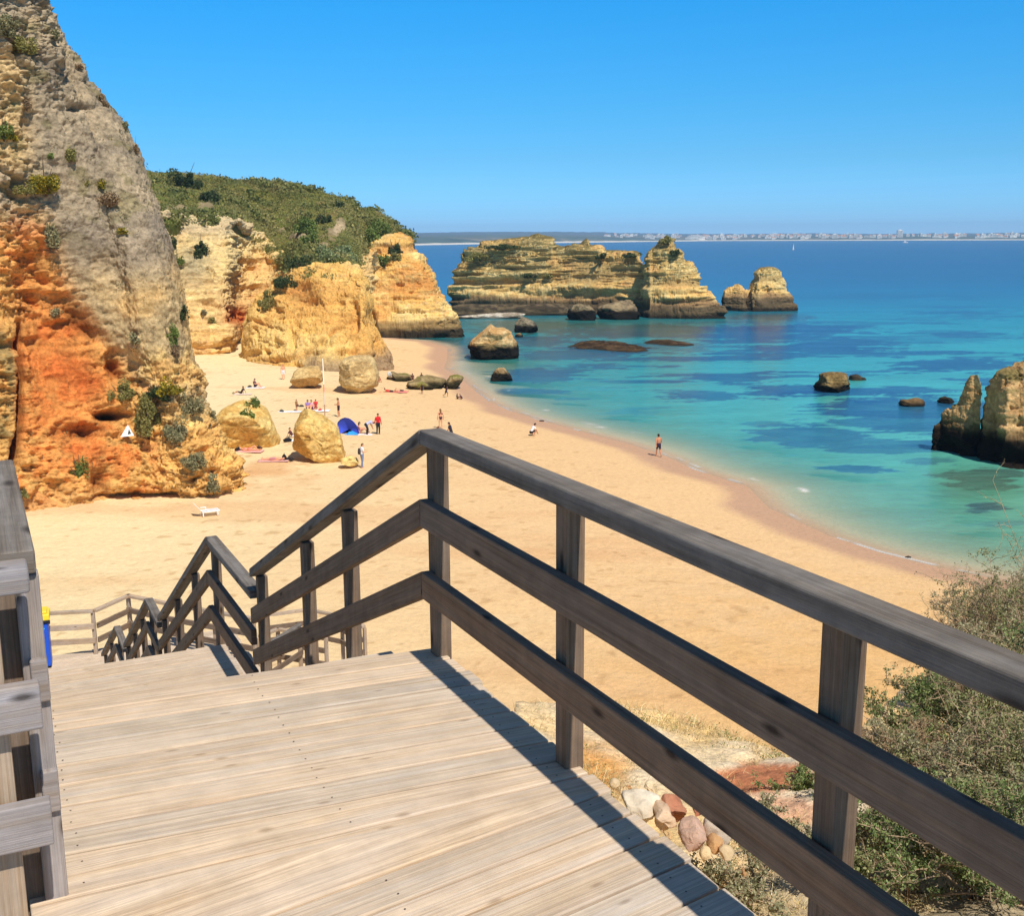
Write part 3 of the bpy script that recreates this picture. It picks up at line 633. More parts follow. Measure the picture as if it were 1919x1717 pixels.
def upper_cliff():
    cols = [(-60, 700, 400, 120, 138), (150, 690, 398, 128, 146), (285, 668, 404, 142, 156), (330, 664, 412, 150, 164), (390, 662, 412, 152, 168), (432, 655, 418, 155, 170), (446, 632, 424, 168, 180), (470, 626, 444, 172, 184),
            (500, 628, 468, 172, 186), (535, 640, 492, 168, 180), (580, 660, 500, 160, 172), (640, 660, 498, 166, 176), (700, 650, 470, 176, 186)]
    rows = []
    for v in (0, .12, .3, .45, .6, .72, .86, 1.0):
        r = []
        for (x, yb, yt, Y0, Y1) in cols:
            y = yb + 6 + (yt - yb - 6) * v; Y = Y0 + (Y1 - Y0) * (0.15 * v + 0.85 * v ** 1.6)
            r.append(np.concatenate([PY(x, y, Y), [x, y]]))
        rows.append(r)
    back = [np.concatenate([q[:3] + np.array([0, 8, -.4]), q[3:]]) for q in rows[-1]]
    rows += [back, [np.concatenate([q[:3] + np.array([0, 10, -8]), q[3:]]) for q in back]]
    G = catmull(catmull(np.array(rows), 420, 0), 520, 1)
    V, U_, Vv = G[..., :3], G[..., 3], G[..., 4]
    N = grid_normals(V)
    if N[150, 300][1] > 0: N = -N
    V, d = rock_disp(V, N, 1.3, 1.3, 0.8, 81, 0.9, 2.1)
    c = headcol(V, N, d, 4, wet=False)
    n = fbm(V, (0.1, 0.1, 0.15), 4, 83)
    c = mixc(c, lin((250, 216, 150)), .5); c = mixc(c, lin((214, 190, 148)), 0.8 * sstep(455, 425, Vv + 20 * n)); c = mixc(c, lin((178, 164, 130)), 0.8 * np.exp(-(((U_ - 360) / 40) ** 2 + ((Vv - 500) / 45) ** 2)))
    c = mixc(c, lin((196, 96, 40)), 0.9 * np.clip(1.3 * np.exp(-(((U_ - 450) / 24) ** 2 + ((Vv - 598 + 20 * n) / 22) ** 2)), 0, 1))
    o = mk('cliff', V.reshape(-1, 3), grid_faces(*V.shape[:2]), m_rock_layered, col=(np.clip(c, 0, 1) * .86).reshape(-1, 3), smooth=False)
    tag(o, 'pale yellow cliff wall under the green hill behind the beach', 'cliff'); register('upper', V)
upper_cliff()
def domecol(V, N, d):
    c = headcol(V, N, d, 8, wet=False); px, py, _ = proj(V); n = fbm(V, (0.2, 0.2, 0.3), 4, 85)
    c = mixc(c, lin((238, 190, 106)), 0.5)
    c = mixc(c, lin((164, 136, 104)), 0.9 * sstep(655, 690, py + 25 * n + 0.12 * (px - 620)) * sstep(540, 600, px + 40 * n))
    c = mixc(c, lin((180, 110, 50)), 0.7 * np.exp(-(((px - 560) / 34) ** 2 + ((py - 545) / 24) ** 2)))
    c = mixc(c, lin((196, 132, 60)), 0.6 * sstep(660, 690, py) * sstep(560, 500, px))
    return c
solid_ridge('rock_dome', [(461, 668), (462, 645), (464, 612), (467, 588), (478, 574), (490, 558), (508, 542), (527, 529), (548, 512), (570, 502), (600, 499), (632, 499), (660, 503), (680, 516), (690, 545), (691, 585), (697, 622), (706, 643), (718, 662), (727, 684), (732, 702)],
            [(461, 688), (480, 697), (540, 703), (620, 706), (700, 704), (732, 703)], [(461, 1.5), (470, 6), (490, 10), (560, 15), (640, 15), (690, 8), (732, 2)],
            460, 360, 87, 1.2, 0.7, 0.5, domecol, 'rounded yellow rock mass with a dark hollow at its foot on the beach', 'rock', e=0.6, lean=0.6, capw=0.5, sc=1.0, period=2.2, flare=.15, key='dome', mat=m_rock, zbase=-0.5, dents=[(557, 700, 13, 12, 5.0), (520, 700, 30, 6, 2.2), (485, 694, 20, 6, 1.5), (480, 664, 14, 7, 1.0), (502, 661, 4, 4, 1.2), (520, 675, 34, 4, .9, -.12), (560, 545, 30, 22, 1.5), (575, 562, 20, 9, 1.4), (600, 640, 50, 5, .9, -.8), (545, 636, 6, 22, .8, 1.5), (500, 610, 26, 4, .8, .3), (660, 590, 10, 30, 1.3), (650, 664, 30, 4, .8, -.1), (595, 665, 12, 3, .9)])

def outline_rock(name, pts, ybase, thick, label, cat='boulder', nu=90, nv=60, seed=1, amp=0.18, st=0.06, pits=0.1, colf=None, zb=0.0, sc=4.0, group=None, e=0.55, back=None, mat=None, key=None, parent=None, facets=9):
    """a boulder: its outline (pixels) stands at its own distance and is given real depth"""
    pts = np.array(pts, float)
    cx = pts[:, 0].mean(); B = P(cx, ybase, zb); Yc = B[1] + thick * 0.75
    W3 = np.array([PY(a, b, Yc) for a, b in pts]); c0 = (W3.max(0) + W3.min(0)) / 2
    ring = resample(np.vstack([W3[:, [0, 2]], W3[:1, [0, 2]]]), nu)
    ring = ring[:-1]; ring = np.vstack([ring, ring[:1]])
    k = np.ones(5) / 5; m = len(ring) - 1
    for _ in range(1):
        rr = ring[:m]; ring = np.vstack([(np.roll(rr, 1, 0) + 2 * rr + np.roll(rr, -1, 0)) / 4]); ring = np.vstack([ring, ring[:1]])
    rel = ring - c0[[0, 2]]
    ph = np.linspace(-math.pi / 2, math.pi / 2, nv)
    low = (rel[:, 1] < 0)
    rel = rel * np.where(low, 1.14, 0.98)[:, None] ** np.array([0, 1])
    cr = np.abs(np.cos(ph))[:, None] ** np.where(low, e * 0.45, e)[None, :]; sy = np.sign(np.sin(ph)) * np.abs(np.sin(ph)) ** 0.9
    aa = np.arctan2(rel[:, 1], rel[:, 0]); rx, rz = np.abs(rel[:, 0]).max(), np.abs(rel[:, 1]).max()
    ell = np.stack([np.cos(aa) * rx, np.sin(aa) * rz], -1) * 0.92; wgt = (sstep(.35, 1.0, cr))[..., None]
    rel3 = rel[None] * wgt + ell[None] * (1 - wgt)
    V = np.zeros((nv, len(ring), 3))
    V[..., 0] = c0[0] + rel3[..., 0] * cr; V[..., 2] = c0[2] + rel3[..., 1] * cr
    V[..., 1] = Yc + thick * sy[:, None]
    N = V - np.array([c0[0], Yc, c0[2]]); N /= np.maximum(np.linalg.norm(N, axis=-1, keepdims=True), 1e-6)
    gf = np.random.default_rng(seed); cc_ = np.array([c0[0], Yc, c0[2]]); ext = np.array([rx, thick, rz])
    for _ in range(facets):
        nf_ = gf.normal(size=3); nf_[1] = -abs(nf_[1]) if gf.random() < .75 else nf_[1]; nf_ /= np.linalg.norm(nf_)
        rl = V - cc_; dd_ = rl @ nf_; lim = dd_.max() * gf.uniform(.66, .86); V = V - nf_ * (np.maximum(dd_ - lim, 0) * .92)[..., None]
    V, d = rock_disp(V, N, amp, st, pits, seed, sc, 0.5, blocky=0.75)
    V[:, -1] = V[:, 0]
    c = colf(V, N, d)
    g = grid_normals(V); flip = (g[nv // 4, len(ring) // 2] @ N[nv // 4, len(ring) // 2]) < 0
    o = mk(name, V.reshape(-1, 3), grid_faces(nv, len(ring), flip=not flip), mat or m_rock_small, col=(np.clip(c, 0, 1) * .86).reshape(-1, 3), smooth=True, parent=parent)
    if label: tag(o, label, cat, group)
    if key: register(key, V)
    return o
def bcol(a, b, seed=0, foot=None, moss=None, dark=(48, 42, 32), wl=0.7):
    def f(V, N, d):
        n2 = fbm(V, (0.8, 0.8, 1.2), 5, 400 + seed); n3 = fbm(V, (3, 3, 5), 4, 410 + seed)
        c = mixc(lin(a), lin(b), sstep(-.3, .3, n2 + .4 * n3)); c = c * (1 + .2 * n3)[..., None]
        if moss is not None: c = mixc(c, lin(moss), 0.8 * sstep(0.0, .4, n2 + N[..., 2] * .5 - .2))
        if foot is not None:
            c = mixc(c, lin(dark), sstep(foot + wl, foot, V[..., 2] + .35 * n2))
        return c
    return f
YB = bcol((234, 186, 104), (248, 212, 134), 1)
outline_rock('boulder', [(396, 800), (404, 782), (420, 765), (440, 755), (466, 751), (488, 757), (500, 770), (510, 783), (524, 798), (527, 812), (520, 828), (505, 840), (470, 842), (430, 840), (402, 832)], 838, 2.6,
             'low rounded yellow boulder with a green plant growing on its top', seed=2, colf=YB, zb=1.6, key='b_mound')
outline_rock('boulder', [(556, 775), (566, 768), (578, 768), (600, 780), (622, 796), (634, 806), (640, 826), (645, 850), (642, 862), (630, 869), (610, 863), (590, 852), (565, 845), (550, 838), (553, 812), (555, 792)], 862, 2.0,
             'tall leaning yellow slab boulder standing between the sunbathers', seed=3, colf=bcol((228, 178, 98), (244, 206, 128), 3), zb=1.6, nv=80, nu=130, st=.10, e=.65)
outline_rock('rock', [(632, 864), (642, 856), (655, 855), (668, 858), (674, 865), (668, 871), (645, 872)], 869, .6, 'small crumbled yellow rock at the foot of the leaning slab', 'rock', seed=4, colf=YB, zb=1.6, amp=.12, nu=50, nv=30)
outline_rock('boulder', [(626, 712), (628, 700), (634, 685), (645, 672), (662, 668), (685, 667), (700, 672), (705, 685), (706, 705), (704, 722), (690, 731), (660, 731), (635, 726)], 729, 3.0,
             'squarish pale boulder with mossy corner in front of the rock dome', seed=5, colf=bcol((196, 164, 112), (232, 200, 140), 5), zb=1.4, amp=.3, sc=2.5, st=.15)
outline_rock('boulder', [(547, 712), (550, 698), (560, 690), (578, 687), (598, 688), (606, 698), (606, 712), (598, 722), (575, 722), (555, 720)], 721, 2.0,
             'low tan boulder beside the dark hollow of the rock dome', seed=6, colf=bcol((206, 168, 108), (226, 190, 128), 6), zb=1.5, amp=.25, sc=3)
MOS = lambda s: bcol((150, 128, 86), (184, 160, 116), s, foot=0.7, moss=(128, 124, 44), dark=(52, 48, 28), wl=.5)
for k, (pts, yb, th, lab) in enumerate([
    ([(722, 708), (724, 700), (735, 697), (745, 702), (758, 700), (772, 704), (774, 712), (765, 719), (740, 717), (726, 714)], 716, 1.6, 'mossy grey rock leftmost in the low rock line, beside a white stone'),
    ([(762, 722), (766, 716), (782, 714), (796, 717), (808, 722), (815, 730), (800, 732), (780, 729), (765, 727)], 730, 1.0, 'flat mossy yellow-green slab before the low rock line'),
    ([(772, 712), (782, 706), (800, 704), (815, 707), (832, 710), (838, 718), (834, 727), (815, 729), (795, 726), (778, 720)], 726, 1.8, 'long mossy brown rock in the middle of the low rock line'),
    ([(832, 718), (842, 706), (856, 703), (868, 706), (867, 716), (858, 725), (845, 727), (835, 723)], 725, 1.4, 'tilted olive brown rock nearest the water in the low rock line')]):
    outline_rock('rock', pts, yb, th, lab, 'rock', seed=20 + k, colf=MOS(k), zb=0.5, amp=.22, sc=3.5, nu=70, nv=40, st=.1)
outline_rock('rock', [(724, 703), (728, 697), (736, 697), (740, 703), (736, 708), (728, 708)], 707, .5, 'rounded white stone lying on the mossy rock', 'stone', seed=29, colf=bcol((214, 208, 196), (240, 236, 224), 9), zb=1.0, amp=.05, nu=30, nv=20)
SEA = lambda s, f=1.1: bcol((170, 140, 96), (216, 176, 118), s, foot=f, dark=(40, 36, 28))
outline_rock('sea_boulder', [(868, 672), (878, 660), (880, 640), (880, 625), (897, 618), (903, 608), (918, 606), (928, 614), (945, 613), (960, 622), (968, 640), (973, 655), (972, 675), (940, 680), (895, 680)], 675, 4.2,
             'big pale boulder standing in shallow water near the headland point', seed=7, colf=bcol((206, 160, 100), (232, 194, 136), 7, foot=1.6, dark=(36, 30, 24)), nu=140, nv=90, amp=.45, sc=1.6, st=.2)
outline_rock('sea_boulder', [(965, 618), (968, 605), (978, 595), (990, 594), (1000, 602), (1007, 615), (1002, 625), (975, 628)], 624, 2.6, 'dark grey rounded boulder behind the big pale boulder', seed=8,
             colf=bcol((96, 88, 74), (150, 136, 110), 8, foot=1.0, dark=(40, 36, 30)), amp=.4, sc=2)
outline_rock('sea_boulder', [(964, 630), (968, 625), (978, 625), (982, 630), (975, 635), (966, 634)], 632, .8, 'small pale rock awash beside the big pale boulder', seed=88, colf=SEA(12, .3), amp=.15, nu=40, nv=24)
outline_rock('sea_boulder', [(918, 712), (922, 700), (932, 690), (948, 689), (957, 700), (961, 712), (950, 718), (925, 718)], 715, 1.5, 'small tan boulder in the shallows below the big pale boulder', seed=9, colf=SEA(1, .8), amp=.2, sc=3.5)
outline_rock('sea_boulder', [(1062, 592), (1064, 580), (1075, 571), (1090, 569), (1105, 574), (1116, 582), (1118, 594), (1110, 603), (1075, 604)], 601, 3.6, 'dark weathered boulder against the foot of the long sea stack', seed=10,
             colf=bcol((104, 92, 70), (158, 138, 104), 10, foot=1.8, dark=(34, 30, 24)), amp=.45, sc=1.8)
outline_rock('sea_boulder', [(1118, 590), (1122, 574), (1145, 566), (1178, 562), (1198, 566), (1206, 582), (1208, 596), (1190, 602), (1130, 600)], 599, 3.5, 'long grey-brown ledge boulder at the right foot of the long sea stack', seed=11,
             colf=bcol((120, 104, 80), (168, 146, 110), 11, foot=1.6, dark=(38, 33, 26)), amp=.5, sc=1.5, st=.3)
def reef(name, pts, yb, th, lab, seed, colr=((84, 66, 46), (112, 86, 58)), nu=120, nv=30, grp=None, h=None):
    return outline_rock(name, pts, yb, th, lab, 'reef', seed=seed, colf=bcol(colr[0], colr[1], seed, foot=0.15, dark=(44, 38, 30), wl=.3), amp=.42, sc=1.6, nu=nu, nv=nv, st=.1, zb=-.1, facets=0)
reef('reef', [(843, 590), (846, 574), (870, 569), (920, 570), (980, 571), (1030, 568), (1075, 572), (1125, 576), (1128, 600), (1062, 598), (1000, 592), (950, 590), (880, 590)], 592, 2.6, 'dark flat ledge running along the left foot of the long stack', 51, ((74, 64, 50), (116, 100, 74)), 260, 60)
reef('reef', [(846, 602), (856, 593), (880, 590), (920, 587), (960, 585), (985, 588), (980, 596), (930, 598), (880, 603)], 598, 1.6, 'strip of pale grey loose rocks between headland and long stack', 52, ((160, 144, 122), (220, 206, 184)), 220, 50)
def reef_patch(cx, cy, hw, hd, hgt, label, seed):
    """a ragged shelf: a height field that breaks the water only where it is high"""
    q = P(cx, cy, 0); m_ = np.linalg.norm(q - CAM) / FPX; hw = hw * m_
    X, Y = np.meshgrid(np.linspace(-1.15, 1.15, 240) * hw, np.linspace(-1.2, 1.2, 110) * hd); p = np.stack([X + q[0], Y + q[1], 0 * X], -1)
    r = np.sqrt((X / hw) ** 2 + ((Y + .25 * hd * np.sin(X / hw * 3)) / hd) ** 2)
    z = hgt * (sstep(1.1, .35, r) * 1.35 - .55 + .75 * fbm(p, (.35, .5, 1), 6, seed, .6) + .25 * fbm(p, (1.4, 1.8, 1), 4, seed + 3, .6, ridged=True)) 
    z = np.where(r > 1.12, -1.0, z); n = fbm(p, (.8, 1, 1), 4, seed + 5)
    c = mixc(lin((58, 44, 30)), lin((90, 70, 48)), sstep(-.3, .3, n)); c = mixc(c, lin((52, 44, 34)), sstep(.25, 0, z))
    o = mk('reef', np.stack([X, Y, z], -1).reshape(-1, 3), grid_faces(*X.shape), m_rock_small, col=c.reshape(-1, 3)); o.location = (q[0], q[1], 0)
    return tag(o, label, 'reef')
reef_patch(1140, 650, 84, 8.5, .62, 'ragged dark brown reef breaking the surface mid bay, the wide part', 53)
reef_patch(1252, 644, 50, 5.0, .40, 'thin dark tail of the mid-bay reef reaching towards open water', 57)
outline_rock('sea_boulder', [(1529, 726), (1538, 716), (1541, 703), (1552, 697), (1575, 697), (1588, 700), (1591, 714), (1596, 728), (1590, 737), (1560, 741), (1535, 737)], 736, 2.2, 'squat flat-topped brown rock standing alone in the turquoise water', seed=12,
             colf=bcol((132, 108, 66), (168, 140, 90), 12, foot=.5, dark=(50, 42, 28)), amp=.3, sc=2.5, st=.2, nu=120, nv=70)
outline_rock('sea_boulder', [(1592, 712), (1594, 704), (1606, 702), (1614, 707), (1626, 708), (1626, 713), (1605, 716)], 713, .8, 'low dark rock just behind the squat flat-topped rock', seed=13, colf=bcol((60, 52, 40), (84, 72, 54), 13), amp=.15, nu=50, nv=24)
outline_rock('sea_boulder', [(1687, 757), (1690, 749), (1706, 750), (1720, 747), (1735, 749), (1738, 758), (1725, 765), (1695, 765)], 762, 1.0, 'flat brown rock awash to the left of the pointed right-hand stack', seed=14, colf=bcol((110, 86, 58), (142, 112, 74), 14, foot=.2), amp=.15, nu=60, nv=30)
outline_rock('sea_boulder', [(1756, 752), (1764, 746), (1772, 744), (1785, 748), (1790, 756), (1780, 760), (1762, 758)], 757, .9, 'small dark rock awash nearest the pointed right-hand stack', seed=15, colf=bcol((84, 66, 48), (118, 92, 62), 15, foot=.2), amp=.15, nu=50, nv=24)
RC = lambda s: bcol((190, 150, 98), (228, 186, 128), s, foot=1.7, moss=(108, 102, 54), dark=(34, 27, 20), wl=1.5)
def rcol(V, N, d):
    c = RC(16)(V, N, d); return c
solid_ridge('sea_stack', [(1747, 812), (1751, 797), (1764, 794), (1768, 776), (1782, 765), (1798, 757), (1804, 738), (1812, 716), (1820, 704), (1832, 702), (1839, 722), (1842, 746), (1845, 770), (1843, 800), (1838, 835)],
            [(1747, 846), (1800, 858), (1838, 856)], [(1747, .4), (1765, 1.6), (1800, 2.2), (1825, 1.3), (1838, .4)], 200, 220, 16, .26, .10, .15, rcol,
            'pointed right-hand stack with mossy spire and dark undercut foot', 'sea stack', e=.6, lean=.75, capw=.6, sc=2.6, period=.6, mat=m_rock_small, dents=[(1775, 840, 22, 16, .9), (1835, 835, 12, 14, .7), (1805, 845, 12, 10, .6)])
solid_ridge('sea_stack', [(1843, 862), (1849, 815), (1856, 785), (1861, 760), (1862, 736), (1867, 712), (1878, 700), (1900, 695), (1925, 684), (1960, 672), (2010, 680), (2060, 730), (2090, 800), (2100, 870)],
            [(1843, 868), (1880, 880), (2100, 890)], [(1843, .8), (1860, 2.6), (1900, 4), (2050, 4), (2100, 1)], 280, 280, 17, .5, .2, .4, rcol,
            'massive brown stack cut off by the right edge of the view', 'sea stack', e=.5, lean=.6, capw=.5, sc=2.0, period=.8, mat=m_rock_small, dents=[(1865, 850, 24, 30, 1.4), (1910, 862, 30, 14, 1.0), (1855, 790, 10, 30, .6)])
# ------------------------------------------------------------------ timber stairway
m_deck = wood_mat('deck_wood', L(166, 138, 108), L(238, 214, 180), L(204, 192, 178), 0.6, 0.3, knot=L(120, 92, 66), knot_amt=.45, knot_r=.055, blotch=.12)
m_rail = wood_mat('rail_wood', L(78, 60, 44), L(146, 120, 96), L(134, 120, 106), 0.6, 0.4, knot=L(34, 24, 18), knot_amt=.85, knot_r=.085, blotch=.22)
m_cap = wood_mat('cap_wood', L(72, 62, 52), L(134, 122, 108), L(140, 134, 126), 0.8, 0.45, blotch=.28)
m_new = wood_mat('pale_rail_wood', L(150, 118, 84), L(206, 176, 138), L(186, 176, 166), 0.7, 0.3, knot_r=.06)
m_grey = wood_mat('grey_rail_wood', L(120, 106, 92), L(176, 162, 150), L(170, 166, 168), 0.9, 0.4, knot_r=.07)
rng = np.random.default_rng(7); random.seed(7)

class Wood:
    def __init__(s): s.v = []; s.f = []; s.uv = []; s.c = []
    def hexa(s, c8, length, across, down, r=None):
        """c8: 4 corners at one end (inner-top, outer-top, outer-bottom, inner-bottom) then the same at the other end"""
        b = len(s.v); s.v += [tuple(q) for q in c8]
        uo, vo = random.random() * 60, random.random() * 60
        rr = (random.random(), random.random(), random.random()) if r is None else r
        s.c += [rr] * 8
        quads = [((0, 1, 5, 4), (0, across)), ((1, 2, 6, 5), (across, across + down)), ((2, 3, 7, 6), (across + down, 2 * across + down)), ((3, 0, 4, 7), (2 * across + down, 2 * across + 2 * down))]
        for q, (v0, v1) in quads:
            s.f.append(tuple(b + i for i in q)); s.uv += [(uo, vo + v0), (uo, vo + v1), (uo + length, vo + v1), (uo + length, vo + v0)]
        for q in ((3, 2, 1, 0), (4, 5, 6, 7)):
            s.f.append(tuple(b + i for i in q)); s.uv += [(uo, vo), (uo + .02, vo), (uo + .02, vo + down), (uo, vo + down)]
    def beam(s, p0, p1, side, w, h, up=(0, 0, 1), r=None):
        """p0-p1: centre line of the top face; side: unit vector across; w across, h downwards (or along -up)"""
        p0, p1, side, up = map(lambda q: np.array(q, float), (p0, p1, side, up))
        a = side * (w / 2); d = -up * h
        s.hexa([p0 - a, p0 + a, p0 + a + d, p0 - a + d, p1 - a, p1 + a, p1 + a + d, p1 - a + d], float(np.linalg.norm(p1 - p0)), w, h, r)
    def build(s, name, mat, parent=None, bevel=0.005, seg=2):
        o = mk(name, s.v, s.f, mat, parent, col=np.array(s.c))
        l = o.data.uv_layers.new(name='UVMap'); l.data.foreach_set('uv', np.array(s.uv, np.float32).ravel())
        bm = bmesh.new(); bm.from_mesh(o.data); bmesh.ops.recalc_face_normals(bm, faces=bm.faces); bm.to_mesh(o.data); bm.free()
        if bevel:
            md = o.modifiers.new('edge', 'BEVEL'); md.width = bevel; md.segments = seg; md.limit_method = 'ANGLE'
        return o
Zu = np.array([0, 0, 1.0])

def ground_z(q):
    return max(float(bank_h(q[0], q[1])), float(beach_h(q[0], q[1])) if q[1] > 8 else -5)
def support(parent, q, ztop, w=0.12):
    wd = Wood(); g = ground_z(q) - 0.3
    if ztop - g < 0.15: return
    wd.beam(np.array([q[0], q[1], g]), np.array([q[0], q[1], ztop]), NV, w, w, up=-DV); wd.build('support_post', m_rail, parent)

def tl(px, py, z=DECK_Z):
    a = P(px, py, z) - CAM; return float(a @ DV), float(a @ NV)
# upper landing: seams follow the planks of the photograph (parallel, one wedge, then turned)
teeth = [(791, 1230), (816, 1258), (844, 1284), (872, 1309), (902, 1338), (933, 1369), (969, 1399), (1003, 1434)]
lefts = [(95, 1345), (112, 1374), (118, 1404), (122, 1434), (124, 1475), (126, 1522), (127, 1563), (127, 1602)]
seams = []      # (lat0, t0, lat1, t1)
t0_, l0_ = tl(440, 1265); t1_, l1_ = tl(800, 1215)
sl = (t1_ - t0_) / (l1_ - l0_)
seams.append((0.0, t1_ + (0.0 - l1_) * sl, 1.81, t1_ + (1.81 - l1_) * sl))
sl_list = []
for (a, b) in zip(teeth, lefts):
    ta, la = tl(*a); tb, lb = tl(*b); k = (ta - tb) / (la - lb); sl_list.append(k)
    seams.append((0.0, tb + (0.0 - lb) * k, 1.81, ta + (1.81 - la) * k))
# regular spacing on the parallel part
tr = np.linspace(seams[0][3], seams[-1][3], len(seams)); tlf = np.linspace(seams[0][1], seams[-1][1], len(seams))
seams = [(0.0, float(a), 1.81, float(b)) for a, b in zip(tlf, tr)]
ta, la = tl(1039, 1466); tb, lb = tl(455, 1606); k = (ta - tb) / (la - lb)
seams.append((0.0, tb + (0 - lb) * k, 1.81, ta + (1.81 - la) * k))
near = []
t9, l9 = tl(1081, 1505); k9 = 0.150
tt = t9 + (1.81 - l9) * k9
while tt > -2.2:
    near.append((-2.7, tt - 4.51 * k9, 1.81, tt)); tt -= 0.158
def plank(wd, sa, sb, z, th=0.032, gap=0.006):
    j0, j1 = random.uniform(-.004, .004), random.uniform(-.010, .012); dz = random.uniform(-.0012, .0012)
    def pt(s, end, off, zz):
        lat = (s[0] + j0) if end == 0 else (s[2] + j1); t = (s[1] if end == 0 else s[3]) + off
        return TL(t, lat, zz)
    w = abs(sa[3] - sb[3])
    c8 = [pt(sa, 0, -gap, z + dz), pt(sb, 0, gap, z + dz), pt(sb, 0, gap, z - th), pt(sa, 0, -gap, z - th),
          pt(sa, 1, -gap, z + dz), pt(sb, 1, gap, z + dz), pt(sb, 1, gap, z - th), pt(sa, 1, -gap, z - th)]
    wd.hexa(c8, abs(sa[2] - sa[0]), w, th)
d1 = thing('timber_landing', 'weathered pale plank landing in the foreground with railings on both sides', 'deck', TL(3, 0.9, 0))
def part_of(o, root):                  # keep world position under a root that only has a location
    o.parent = root; o.matrix_parent_inverse = root.matrix_world.inverted() if False else Matrix.Translation(-Vector(root.location)); return o
wd = Wood()
for a, b in zip(seams[:-1], seams[1:]): plank(wd, a, b, DECK_Z)
first = (seams[-1][0], seams[-1][1], 1.81, seams[-1][3])
nf = near[0]; cutl = (0.0, nf[3] - 1.81 * k9, 1.81, nf[3])
plank(wd, first, cutl, DECK_Z)
for a, b in zip(near[:-1], near[1:]): plank(wd, a, b, DECK_Z)
part_of(wd.build('planking', m_deck, None, 0.006, 2), d1)
def screws(seam_pairs, z, lats):
    V, F = [], []
    for a, b in seam_pairs:
        for lat in lats:
            if lat < a[0] or lat > a[2]: continue
            ka = a[1] + (a[3] - a[1]) * (lat - a[0]) / (a[2] - a[0]); kb = b[1] + (b[3] - b[1]) * (lat - b[0]) / (b[2] - b[0])
            for f in (.25, .75):
                c = TL(ka * (1 - f) + kb * f, lat + random.uniform(-.008, .008), z); k = len(V); r = .0034
                V.extend([c + np.array([math.cos(t) * r, math.sin(t) * r, .0022]) for t in np.linspace(0, 2 * math.pi, 9)[:-1]]); F.append(tuple(range(k, k + 8)))
    return V, F
Vs, Fs = screws(list(zip(seams[:-1], seams[1:])) + list(zip(near[:-1], near[1:])), DECK_Z, (.15, .95, 1.70, -.6, -1.6))
sc_ = part_of(mk('screw_heads', Vs, Fs, plain('rusty_screw', L(96, 80, 66), rough=.6)), d1); sc_['kind'] = 'stuff'
wd = Wood()
for lat in (0.15, 0.95, 1.70):
    wd.beam(TL(-2.2, lat, DECK_Z - .034), TL(4.50, lat, DECK_Z - .034), NV, 0.07, 0.17)
wd.beam(TL(4.46, 0.02, DECK_Z - .036), TL(4.46, 1.76, DECK_Z - .036), DV, 0.045, 0.17)
part_of(wd.build('joists', m_rail, None, 0.003), d1)
for t in (4.3, 2.2):
    for lat in (0.2, 1.65): 
        wd = Wood(); q = TL(t, lat, 0); g = ground_z(q) - .3
        wd.beam(np.array([q[0], q[1], g]), np.array([q[0], q[1], DECK_Z - .2]), NV, .11, .11, up=-DV); part_of(wd.build('support_post', m_rail), d1)

def landing(z, t0, t1, lat0, lat1, label, slope=-0.06, pitch=0.155):
    r = thing('timber_landing', label, 'deck', TL((t0 + t1) / 2, (lat0 + lat1) / 2, 0))
    wd = Wood(); t = t1; dl = lat1 - lat0
    while t > t0 + .02:
        tb = max(t - pitch, t0)
        plank(wd, (lat0, t, lat1, t), (lat0, tb, lat1, tb), z); t = tb
    part_of(wd.build('planking', m_deck, None, 0.003, 1), r)
    wd = Wood()
    for lat in (lat0 + .06, (lat0 + lat1) / 2, lat1 - .10): wd.beam(TL(t0 + .02, lat, z - .034), TL(t1 - .08, lat, z - .034), NV, .06, .16)
    for t in (t0 + .05, t1 - .06): wd.beam(TL(t, lat0 + .1, z - .195), TL(t, lat1 - .14, z - .195), DV, .06, .14)
    part_of(wd.build('joists', m_rail, None, 0), r)
    for t in (t0 + .15, t1 - .2):
        for lat in (lat0 + .12, lat1 - .15):
            q = TL(t, lat, 0); g = ground_z(q) - .3; wd = Wood()
            if z - .34 - g > .2:
                wd.beam(np.array([q[0], q[1], g]), np.array([q[0], q[1], z - .34]), NV, .12, .12, up=-DV); part_of(wd.build('support_post', m_rail), r)
    return r
def stair(t0, z0, t1, z1, lat0, lat1, n, label):
    r = thing('timber_stairs', label, 'stairs', TL(t0, (lat0 + lat1) / 2, 0))
    rise = (z0 - z1) / n; run = (t1 - t0) / (n - 1)
    for i in range(n - 1):
        z = z0 - rise * (i + 1); ta = t0 + run * i; wd = Wood(); m = 2
        for j in range(m):
            a = ta + (run + .02) * j / m + .004; b = ta + (run + .02) * (j + 1) / m - .004
            c8 = [TL(b, lat0 + .03, z), TL(a, lat0 + .03, z), TL(a, lat0 + .03, z - .035), TL(b, lat0 + .03, z - .035), TL(b, lat1 - .03, z), TL(a, lat1 - .03, z), TL(a, lat1 - .03, z - .035), TL(b, lat1 - .03, z - .035)]
            wd.hexa(c8, lat1 - lat0, run / 2, .035)
        part_of(wd.build('tread', m_deck, None, .003, 1), r)
    for lat in (lat0 + .0, lat1 - .0):
        wd = Wood(); wd.beam(TL(t0 + .0, lat, z0 - rise + .03), TL(t1 - .0, lat, z1 + .03), NV, .05, .30)
        part_of(wd.build('stringer', m_rail), r)
    return r
stair(4.57, 15.15, 8.00, 13.40, 0.10, 1.76, 11, 'first flight of wooden stairs going down from the foreground landing')
landing(13.40, 8.02, 9.68, 0.0, 1.81, 'second small wooden landing just below the foreground one')
stair(9.69, 13.40, 13.28, 11.40, 0.10, 1.76, 12, 'second flight of wooden stairs, leaving the small second landing')
